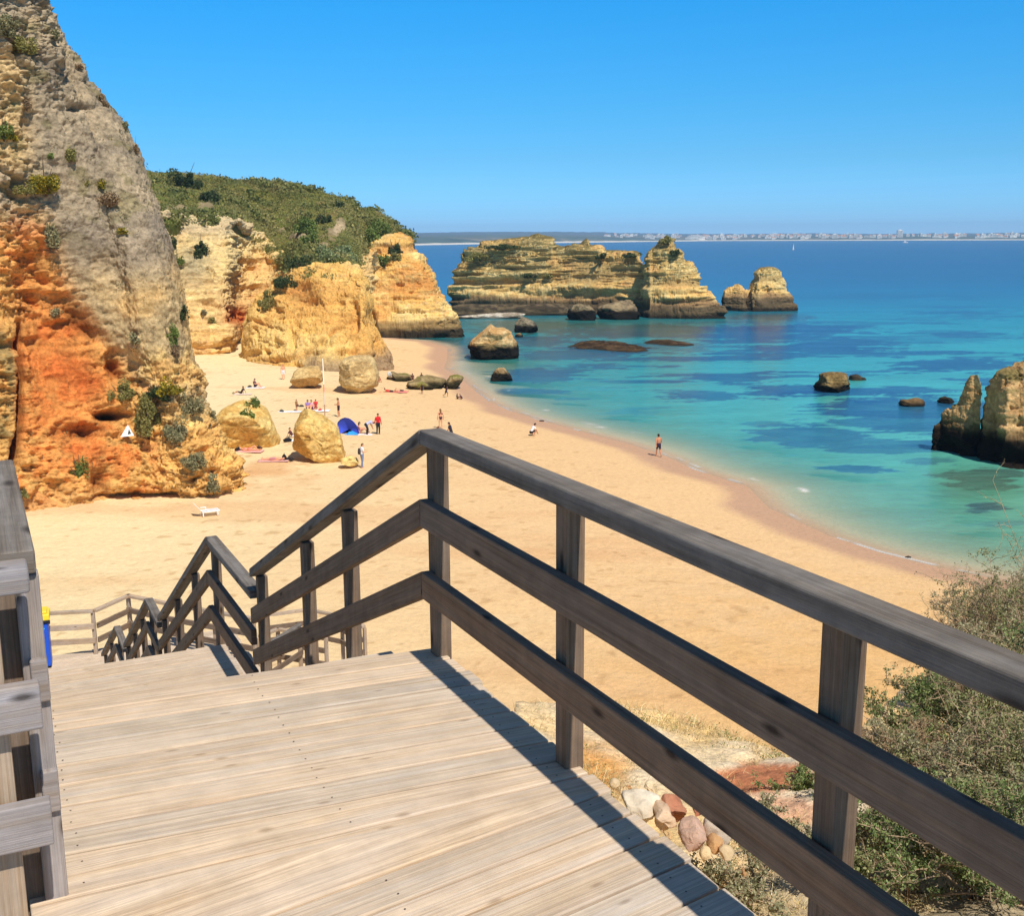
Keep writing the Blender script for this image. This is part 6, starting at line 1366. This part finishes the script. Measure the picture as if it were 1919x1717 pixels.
def person(px, py, pose, face, label, scale=1.0, skin=0, top=None, bottom=(40, 40, 50), long_b=False, sleeves=False, hair=(40, 28, 20), long_hair=False, z=None, bikini=False, q=None, group=None):
    """face: direction the person looks towards, degrees, 0 = away from the camera, 90 = to the right"""
    p = POSES[pose]; q = on_beach(px, py) if q is None else q
    r = thing('person', label, 'person', tuple(q), -math.radians(face), group); r.scale = (scale,) * 3
    m = SK[skin]; h, ch, nk, hd = p['hip'], p['chest'], p['neck'], p['head']
    up = ch - h; up /= np.linalg.norm(up); sd = V3(1, 0, 0); fwd = np.cross(up, sd); fwd = fwd if pose not in ('lie', 'lieknee') else fwd
    hips = [h - sd * .085, h + sd * .085]; sh = [ch + up * .12 - sd * .185, ch + up * .12 + sd * .185]
    caps = [(h, .115, h + up * .16, .105, (1.25, .9)), (h + up * .16, .105, ch, .125, (1.25, .85)), (ch, .125, ch + up * .10, .10, (1.45, .85)), (sh[0], .055, sh[1], .055), (ch + up * .1, .06, nk, .052), (nk, .052, hd, .05)]
    hup = hd - nk; hup /= np.linalg.norm(hup); hf = np.cross(hup, sd); hf = -hf if (hf @ V3(0, 1, 0) < 0 and pose not in ('lie', 'lieknee')) else hf
    if pose in ('lie', 'lieknee'): hf = V3(0, 0, 1)
    caps += [(hd - hup * .02, .078, hd + hup * .045, .088), (hd - hup * .075 + hf * .03, .045, hd - hup * .03 + hf * .03, .06), (hd - hup * .01 + hf * .085, .012, hd - hup * .035 + hf * .10, .015)]
    caps += [(hd + sd * s * .085 - hup * .025, .014, hd + sd * s * .088 + hup * .015, .018, (.6, 1.2)) for s in (-1, 1)]
    caps += [(hd - hup * .068 + hf * .078 - sd * .02, .008, hd - hup * .068 + hf * .078 + sd * .02, .008)]
    for i in (0, 1):
        s = -1 if i == 0 else 1
        caps += [(hips[i], .092, p['kn'][i], .056), (p['kn'][i], .056, p['kn'][i] * .55 + p['an'][i] * .45, .056), (p['kn'][i] * .55 + p['an'][i] * .45, .056, p['an'][i], .036)]
        lg = p['an'][i] - p['kn'][i]; lg /= np.linalg.norm(lg); ft = V3(0, 1, 0) - lg * (lg @ V3(0, 1, 0))
        if pose in ('lie', 'lieknee') and p['an'][i][1] > .7: ft = V3(0, .2, 1)
        if pose in ('prone', 'kneel'): ft = V3(0, -1, -.1) if pose == 'kneel' else ft
        ft /= max(np.linalg.norm(ft), .1); a0 = p['an'][i] + lg * .03
        caps += [(a0 - ft * .04, .032, a0 + ft * .14 + lg * .01, .026)]
        caps += [(sh[i], .052, p['el'][i], .038), (p['el'][i], .038, p['wr'][i], .026)]
        fa = p['wr'][i] - p['el'][i]; fa /= np.linalg.norm(fa); w = p['wr'][i]; acr = np.cross(fa, V3(0, 0, 1) if abs(fa[2]) < .8 else V3(0, 1, 0)); acr /= np.linalg.norm(acr); nn = np.cross(fa, acr)
        palm = w + fa * .075; caps += [(w, .024, palm, .030, (1.25, .8))]
        for k, (o_, ln) in enumerate(((-.030, .062), (-.010, .074), (.010, .070), (.030, .054))):
            b0 = palm + acr * o_; mid = b0 + fa * ln * .6; caps += [(b0, .0095, mid, .0085), (mid, .0085, mid + (fa + nn * .7) * ln * .4, .0075)]
        tb = w + fa * .03 - acr * .025 * s; caps += [(tb, .011, tb + (fa * .8 - acr * s) * .045, .009)]
    fused('body', caps, m, r, .0115)
    # hair
    hb = -hf
    hc = [(hd + hup * .055, .088, hd + hup * .03 + hb * .022, .090), (hd + hup * .01 + hb * .035, .078, hd - hup * .03 + hb * .035, .066)]
    if long_hair: hc += [(hd - hup * .03 + hb * .05, .07, nk - up * .12 + hb * .075, .05, (1.3, .8))]
    fused('hair', hc, cloth(hair), r, .014)
    g1 = .016
    if bikini:
        fused('bikini_top', [(ch + fwd * 0 - sd * .09 + up * .02, .10, ch + sd * .09 + up * .02, .10)], cloth(bottom), r, .014)
    if top is not None:
        tc = [(h + up * .08, .115 + g1, h + up * .18, .108 + g1, (1.25, .95)), (h + up * .18, .108 + g1, ch, .125 + g1, (1.28, .9)), (ch, .127 + g1, ch + up * .10, .10 + g1, (1.45, .9)), (sh[0], .062, sh[1], .062)]
        for i in (0, 1):
            mid = sh[i] * .45 + p['el'][i] * .55; tc += [(sh[i], .060, mid, .055)]
            if sleeves: tc += [(mid, .055, p['el'][i], .050), (p['el'][i], .050, p['wr'][i], .038)]
        fused('shirt', tc, cloth(top), r, .016)
    if bottom is not None:
        bc = [(h - up * .02, .118 + g1, h + up * .07, .112 + g1, (1.27, .95))]
        if not bikini:
            for i in (0, 1):
                kn = p['kn'][i]; e = hips[i] * .35 + kn * .65
                bc += [(hips[i], .104, e, .085)]
                if long_b: bc += [(e, .085, kn, .070), (kn, .070, p['an'][i], .055)]
        fused('trousers' if long_b else ('bikini_bottom' if bikini else 'shorts'), bc, cloth(bottom), r, .016)
    return r
def towel(px, py, ln, w, rz, rgb, label, q=None):
    q = on_beach(px, py) if q is None else q; n = 14; u = np.linspace(-.5, .5, n); X, Y = np.meshgrid(u * ln, u * w); V = np.stack([X, Y, 0 * X], -1)
    V[..., 2] = .03 + .02 * fbm(V + q, (3, 3, 1), 3, 5); V[..., :2] += (.04 * fbm(V + q, (2, 2, 1), 3, 6))[..., None]
    o = mk('towel', V.reshape(-1, 3), grid_faces(n, n), cloth(rgb), smooth=True); o.location = tuple(q); o.rotation_euler = (0, 0, math.radians(rz)); md = o.modifiers.new('t', 'SOLIDIFY'); md.thickness = .012
    return tag(o, label, 'towel')
def bag(px, py, rgb, label, s=.35, q=None, cat='bag'):
    q = on_beach(px, py) if q is None else q; r = thing('beach_bag', label, cat, tuple(q), random.uniform(0, 3))
    fused('bag_body', [(V3(-s * .5, 0, s * .32), s * .34, V3(s * .5, 0, s * .30), s * .32, (1, .8)), (V3(-s * .3, 0, s * .5), s * .22, V3(s * .3, 0, s * .5), s * .22)], cloth(rgb), r, .02)
    t = np.linspace(0, math.pi, 12); tubes('handle', [np.stack([np.cos(t) * s * .3, 0 * t, s * .6 + np.sin(t) * s * .35], -1)], [s * .035, s * .035], cloth(rgb), r, (60, 60, 60), k=5)
    return r
person(1234, 856, 'walk', -12, 'shirtless man in dark shorts walking alone at the water edge, seen from behind', 1.03, 1, None, (56, 40, 60))
person(997, 817, 'squat', 60, 'person in a white top crouching alone on the open sand', 1.0, 1, (236, 232, 228), (48, 40, 40))
person(826, 803, 'stand', -20, 'woman in a dark bikini standing behind the corner of the handrail', .98, 0, None, (70, 44, 50), bikini=True, hair=(120, 84, 50), long_hair=True)
person(845, 818, 'kneel', -70, 'person in black kneeling next to the woman in the dark bikini', 1.0, 1, (40, 38, 52), (34, 34, 46), hair=(50, 26, 20))
person(709, 814, 'stand', 150, 'person in a red jacket and dark trousers standing right of the blue tent', 1.0, 1, (206, 36, 44), (36, 34, 44), long_b=True, sleeves=True)
person(689, 815, 'bend', 70, 'person in pale shirt and dark trousers bending down beside the red jacket', 1.0, 1, (190, 192, 220), (44, 46, 66), long_b=True, hair=(30, 22, 20))
person(674, 812, 'sit', 80, 'bare-shouldered woman with dark hair sitting right against the blue tent', 1.0, 0, None, (190, 130, 130), bikini=True, long_hair=True, hair=(46, 28, 22))
r_ = person(679, 877, 'carry', 60, 'person in white shirt and grey jeans with a backpack, standing near the leaning slab', 1.0, 0, (240, 236, 236), (116, 126, 156), long_b=True, hair=(110, 86, 60))
fused('backpack', [(V3(0, -.20, 1.08), .12, V3(0, -.19, 1.32), .11, (1.2, .8))], cloth((70, 62, 60)), r_, .02)
person(635, 781, 'carry', -95, 'shirtless man in dark shorts standing behind the blue tent, arms forward', .99, 1, None, (54, 34, 36), hair=(40, 20, 18))
person(577, 768, 'sit', 160, 'person in a violet top, leftmost of the group seated behind the slab', 1.0, 0, (150, 120, 176), (50, 46, 90))
person(584, 768, 'sit', 190, 'person in a pale pink top sitting in the middle of the group behind the slab', 1.0, 0, (232, 170, 170), (120, 60, 90), hair=(92, 60, 44))
person(592, 768, 'kneel', 170, 'person in a red top kneeling at the right of the group behind the slab', .85, 0, (210, 64, 64), (150, 30, 44), hair=(110, 50, 36))
person(556, 770, 'stand', 120, 'tanned person half hidden behind the left top edge of the slab', .62, 1, (150, 110, 70), (120, 80, 60), hair=(70, 50, 36))
person(478, 726, 'sit', 100, 'person in dark clothes sitting alone on a pale towel high on the beach', 1.0, 0, (96, 66, 70), (56, 34, 50), hair=(70, 54, 40))
person(452, 738, 'sitback', -80, 'person in black leaning back on the upper sand behind the round boulder', .9, 1, (40, 34, 36), (60, 40, 40))
person(468, 845, 'lieknee', 95, 'sunbather with one knee up on a pink towel at the foot of the round boulder', 1.0, 0, None, (214, 110, 110), bikini=True, hair=(60, 44, 34))
person(514, 863, 'lie', -85, 'sunbather lying flat beside a row of dark bags below the round boulder', 1.0, 0, None, (190, 130, 130), hair=(40, 30, 26))
person(549, 820, 'sitback', 100, 'person sitting against the left edge of the leaning slab', .9, 0, (90, 50, 50), (220, 210, 210), hair=(40, 24, 20))
person(531, 711, 'stand', 175, 'bare-chested person in white shorts in front of the dark hollow', 1.0, 0, None, (226, 222, 226), hair=(180, 120, 80))
person(735, 633, 'stand', 170, 'person dressed in white standing far off under the headland', 1.0, 0, (240, 236, 232), (232, 226, 222), long_b=True)
person(709, 716, 'sit', 150, 'person in a red top sitting beside the squarish pale boulder', .95, 1, (204, 60, 56), (210, 120, 110), hair=(30, 22, 20), long_hair=True)
person(732, 735, 'prone', 95, 'person in red lying with one foot raised near the low rock line', .95, 1, (206, 70, 60), (36, 26, 26), hair=(60, 34, 26))
person(752, 734, 'lie', 100, 'second sunbather lying to the right of the person in red near the low rock line', .9, 0, None, (60, 44, 44))
person(772, 711, 'sit', 170, 'dark figure sitting on the low rocks, left of the one with raised head', .8, 2, (90, 56, 50), (40, 26, 26), q=P(773, 712, .9))
person(790, 707, 'sit', 200, 'dark figure sitting highest on the low rocks', .85, 2, (70, 40, 32), (40, 30, 26), q=P(790, 712, 1.0))
person(791, 739, 'stand', 160, 'child in dark clothes standing in front of the low rock line', .66, 2, (50, 36, 30), (36, 26, 24))
person(836, 745, 'run', 120, 'child in dark clothes running near the water edge', .72, 2, (60, 40, 50), (50, 36, 56))
person(857, 748, 'sit', 100, 'person in dark clothes sitting at the water edge, left of the pair', .62, 2, (46, 36, 46), (40, 30, 50)); person(865, 749, 'squat', -90, 'person in dark clothes crouching at the water edge, right of the pair', .55, 2, (60, 46, 66), (46, 34, 56))
person(388, 661, 'lie', 100, 'sunbather lying on a violet towel under the far yellow cliff', 1.0, 1, (90, 60, 120), (70, 50, 90))
towel(388, 662, 2.0, 1.2, 0, (170, 130, 190), 'violet towel spread under the far yellow cliff'); towel(376, 658, .8, .6, 20, (220, 214, 226), 'small pale cloth left of the violet towel under the cliff')
towel(478, 727, 2.1, 1.2, 5, (240, 228, 222), 'pale towel under the person sitting alone on the upper sand'); towel(455, 739, 1.9, .9, 3, (232, 206, 190), 'pale pink towel under the person leaning back')
towel(466, 846, 2.2, 1.0, -4, (232, 176, 166), 'pink towel at the foot of the round boulder'); towel(512, 864, 2.2, .9, 4, (222, 170, 160), 'pink towel under the flat-lying sunbather')
towel(543, 772, 2.2, .8, 3, (238, 238, 240), 'white towel lying alone left of the leaning slab'); towel(550, 826, 1.4, .9, 0, (240, 238, 240), 'white towel against the left edge of the leaning slab')
towel(596, 770, 2.2, 1.2, 0, (244, 240, 240), 'white blanket under the seated group behind the slab'); towel(681, 815, 1.5, 1.0, 6, (244, 226, 220), 'pale towel between the tent and the bending person')
towel(738, 735, 3.0, .9, -4, (236, 140, 130), 'long red-pink towel near the low rock line')
for (x, y, c, lab, s) in [(468, 726, (50, 44, 30), 'small dark bag on the upper sand left of the lone sitter', .3), (437, 738, (150, 140, 100), 'small olive bag at the far left of the upper sand', .2), (446, 845, (36, 30, 30), 'black bag left of the pink towel by the round boulder', .4),
                          (486, 842, (70, 48, 44), 'brown bag right of the pink towel by the round boulder', .35), (533, 861, (26, 22, 26), 'large black bag at the head of the flat-lying sunbather', .5), (541, 863, (30, 28, 30), 'smaller black bag, second in the row beside the sunbather', .3), (547, 864, (40, 34, 34), 'last small black bag in the row beside the sunbather', .28),
                          (539, 828, (24, 24, 28), 'flat black bag on the sand left of the leaning slab', .45), (528, 772, (80, 82, 76), 'small grey bag at the end of the lone white towel', .3), (558, 762, (40, 40, 44), 'black bag behind the top of the leaning slab', .35), (565, 763, (52, 48, 50), 'second black bag next to the seated group', .3),
                          (822, 803, (110, 66, 40), 'brown bag at the feet of the woman in the dark bikini', .25), (1014, 790, (70, 50, 44), 'small dark lump of seaweed at the waterline', .22), (1701, 1046, (60, 48, 34), 'small dark lump on the wet sand at the right', .16), (600, 770, (200, 60, 60), 'red bag at the right of the seated group', .3), (446, 878, (96, 92, 120), 'small blue-grey bag near the cliff foot', .25)]:
    bag(x, y, c, lab, s) if 'lump' not in lab else tag(fused('seaweed_lump', [(V3(0, 0, .03), s * .5, V3(s, .05, .02), s * .35), (V3(s * .5, .1, .03), s * .4, V3(-s * .6, .05, .02), s * .3)], cloth(c), None, .02), lab, 'seaweed').__setattr__('location', tuple(on_beach(x, y)))

# ------------------------------------------------------------------ tent, pole, lounger, sign, bin
m_tent = plain('tent_cloth', L(62, 84, 206), rough=.7, nscale=3, namp=.08); m_tent2 = plain('tent_floor_cloth', L(56, 156, 230), rough=.7, nscale=3)
def tent():
    q = on_beach(654, 813); m_ = np.linalg.norm(q - CAM) / FPX
    r = thing('beach_tent', 'blue pop-up beach shelter pitched on the sand', 'tent', tuple(q)); n, k = 22, 26
    # rounded shell leaning left: profile from left foot over the top to the right foot
    prof = np.array([(-.72, .02), (-.80, .30), (-.92, .74), (-.84, .92), (-.55, 1.16), (-.25, 1.24), (.10, 1.16), (.42, .92), (.66, .58), (.80, .25), (.84, .02)]) * np.array([20.5 * m_ * 1.08, 27.5 * m_ * .92])
    pr = resample(prof, n); V = np.zeros((k, n, 3)); t = np.linspace(0, 1, k)[:, None]
    V[..., 0] = pr[None, :, 0] * (1 - .25 * t ** 2); V[..., 2] = pr[None, :, 1] * np.sqrt(np.maximum(1 - t ** 2.2, 0)); V[..., 1] = -.25 + 1.3 * t + .12 * np.sin(pr[None, :, 1] * 3) + 0 * V[..., 0]
    o = mk('canopy', V.reshape(-1, 3), grid_faces(k, n), m_tent, r, smooth=True); o.modifiers.new('t', 'SOLIDIFY').thickness = .01
    W_ = V[0]; F0 = [np.array([0, -.30, .02])]; Vf = [(-.62, -.35, .06), (-.1, -.36, .22), (.72, -.42, .05), (.86, -.62, .02), (-.5, -.60, .02), (.0, -.52, .10)]
    # back wall seen through the opening, and the floor flap
    c = np.array([0, -.20, .0]); ring = [tuple(q_) for q_ in W_]; V2 = [tuple(c + (np.array(q_) - c) * np.array([.97, 1, .97]) + np.array([0, .04, 0])) for q_ in ring]
    mk('side_panel', V2 + [tuple((0.0, .25, .35))], [(i, i + 1, len(V2)) for i in range(len(V2) - 1)], m_tent, r, smooth=True)
    o = mk('floor_flap', [(-.70, -.22, .03), (-.15, -.30, .05), (.05, -.26, .20), (.35, -.34, .30), (.80, -.24, .03), (.86, -.75, .02), (.0, -.80, .02), (-.62, -.62, .02)], [(0, 1, 6, 7), (1, 2, 6), (2, 3, 5, 6), (3, 4, 5)], m_tent2, r); o.modifiers.new('t', 'SOLIDIFY').thickness = .01
    tubes('pole', [W_ + np.array([0, -.01, 0])], [.012, .012], m_twig, r, (30, 34, 90), k=5)
tent()
def pole():
    q = on_beach(609, 782); top = PY(609, 672, q[1]); r = thing('pole', 'tall thin red and white pole standing in the sand behind the leaning slab', 'pole', tuple(q)); h = top[2] - q[2]
    for a, b, c in ((0, .22, (190, 150, 120)), (.22, .44, (220, 200, 180)), (.44, .56, (226, 150, 140)), (.56, 1, (238, 224, 206))): tubes('pole_section', [np.array([[0, 0, h * a - (.4 if a == 0 else 0)], [0, 0, h * b]])], [.055, .05], m_twig, r, c, k=8)
pole()
m_wplas = plain('white_plastic', L(244, 242, 240), rough=.4, nscale=2, namp=.03)
def lounger():
    q = on_beach(381, 967); r = thing('sun_lounger', 'white plastic sun lounger with raised back on the sand below the cliff', 'sun lounger', tuple(q), math.radians(28)); r.scale = (.82,) * 3
    slats = [(x, x + .085, -.32, .32, .34, .37) for x in np.arange(-.1, 1.05, .11)]; boxes('seat', slats + [(-.12, 1.1, -.34, -.30, .30, .375), (-.12, 1.1, .30, .34, .30, .375)], m_wplas, r)
    V, F = [], []
    for k in range(7):
        a = .02 + k * .11; d = np.array([-.64, 0, .77]); p = np.array([-.12, 0, .37]) + d * a; n_ = np.array([.77, 0, .64]) * .015; b = len(V)
        for s in (0, 1):
            for y in (-.32, .32):
                for e in (-1, 1): V.append(tuple(p + d * .085 * s + np.array([0, y, 0]) + n_ * e))
        F += [tuple(b + i for i in f) for f in ((0, 1, 3, 2), (4, 6, 7, 5), (0, 4, 5, 1), (2, 3, 7, 6), (0, 2, 6, 4), (1, 5, 7, 3))]
    mk('backrest', V, F, m_wplas, r)
    for (x, y) in ((-.05, -.28), (-.05, .28), (.95, -.28), (.95, .28)): boxes('leg', [(x - .03, x + .03, y - .03, y + .03, 0, .30)], m_wplas, r)
    boxes('armrest', [(-.1, .3, -.40, -.35, .50, .54), (.26, .30, -.40, -.35, .30, .50)], m_wplas, r); boxes('armrest', [(-.1, .3, .35, .40, .50, .54), (.26, .30, .35, .40, .30, .50)], m_wplas, r)
lounger()
def cliff_sign():
    q = spot('left', 241, 812, 6) + np.array([.15, -.5, 0]); r = thing('warning_sign', 'small white triangular warning sign leaning on the orange cliff foot', 'sign', tuple(q + np.array([0, -.05, -.3]))); r.rotation_euler = (math.radians(-14), 0, math.radians(8))
    V = [(-.40, 0, 0), (.40, 0, .06), (.04, 0, .74)]; V += [(x, .02, z) for x, _, z in V]; mk('panel', V, [(0, 1, 2), (5, 4, 3), (0, 3, 4, 1), (1, 4, 5, 2), (2, 5, 3, 0)], m_wplas, r)
    V = [(.02, -.006, .14), (.24, -.006, .18), (.10, -.006, .48)]; mk('symbol', V + [(x, -.003, z) for x, _, z in V], [(0, 1, 2), (5, 4, 3), (0, 3, 4, 1), (1, 4, 5, 2), (2, 5, 3, 0)], cloth((70, 70, 60)), r)
cliff_sign()
m_bin = plain('bin_plastic', L(36, 84, 196), rough=.4, nscale=3, namp=.04); m_lid = plain('lid_plastic', L(246, 214, 60), rough=.4, nscale=3, namp=.04); m_lab = plain('bin_panel', L(84, 190, 232), rough=.5, nscale=4, namp=.05); m_blk = plain('black_plastic', L(30, 32, 38), rough=.5)
def litter_bin():
    q = P(78, 1249, 8.0); r = thing('litter_bin', 'blue litter bin with yellow lid standing on the bottom landing', 'bin', tuple(q), math.radians(20)); r.scale = (.95, .95, 1.02)
    def bev(name, bl, mat, w=.02):
        o = boxes(name, bl, mat, r); md = o.modifiers.new('b', 'BEVEL'); md.width = w; md.segments = 3; return o
    bev('body', [(-.23, .23, -.22, .22, .04, 1.0)], m_bin, .04); bev('rim', [(-.25, .25, -.25, .25, 1.0, 1.06)], m_blk, .015); bev('lid', [(-.27, .27, -.26, .26, 1.065, 1.20), (-.22, .22, -.2, .2, 1.201, 1.25)], m_lid, .03)
    bev('label_panel', [(-.13, .13, -.228, -.2205, .30, .82)], m_lab, .003); bev('stripe', [(-.15, .15, -.2275, -.2205, .87, .90)], m_lab, .002); bev('stripe', [(-.12, .12, -.2325, -.2285, .345, .37)], m_wplas, .001)
    for s in (-1, 1):
        bev('hinge', [(s * .24 - .02, s * .24 + .02, -.05, .05, .92, .98)], m_blk, .005); bev('foot', [(s * .18 - .03, s * .18 + .03, -.18, .18, 0, .04)], m_blk, .005)
litter_bin()
# ------------------------------------------------------------------ the air over the bay
def haze():
    m = bpy.data.materials.new('haze_air'); m.use_nodes = True; n = m.node_tree.nodes; l = m.node_tree.links; n.clear()
    out = n.new('ShaderNodeOutputMaterial'); v = n.new('ShaderNodeVolumePrincipled'); v.inputs['Color'].default_value = (0.50, 0.74, 1.0, 1); v.inputs['Density'].default_value = 1.2e-4; v.inputs['Anisotropy'].default_value = 0.0
    l.new(v.outputs[0], out.inputs['Volume'])
    o = boxes('haze', [(-7000, 11000, -60, 9500, -6, 120)], m); tag(o, kind='stuff'); o['label'] = 'thin blue air over the whole bay'
haze()
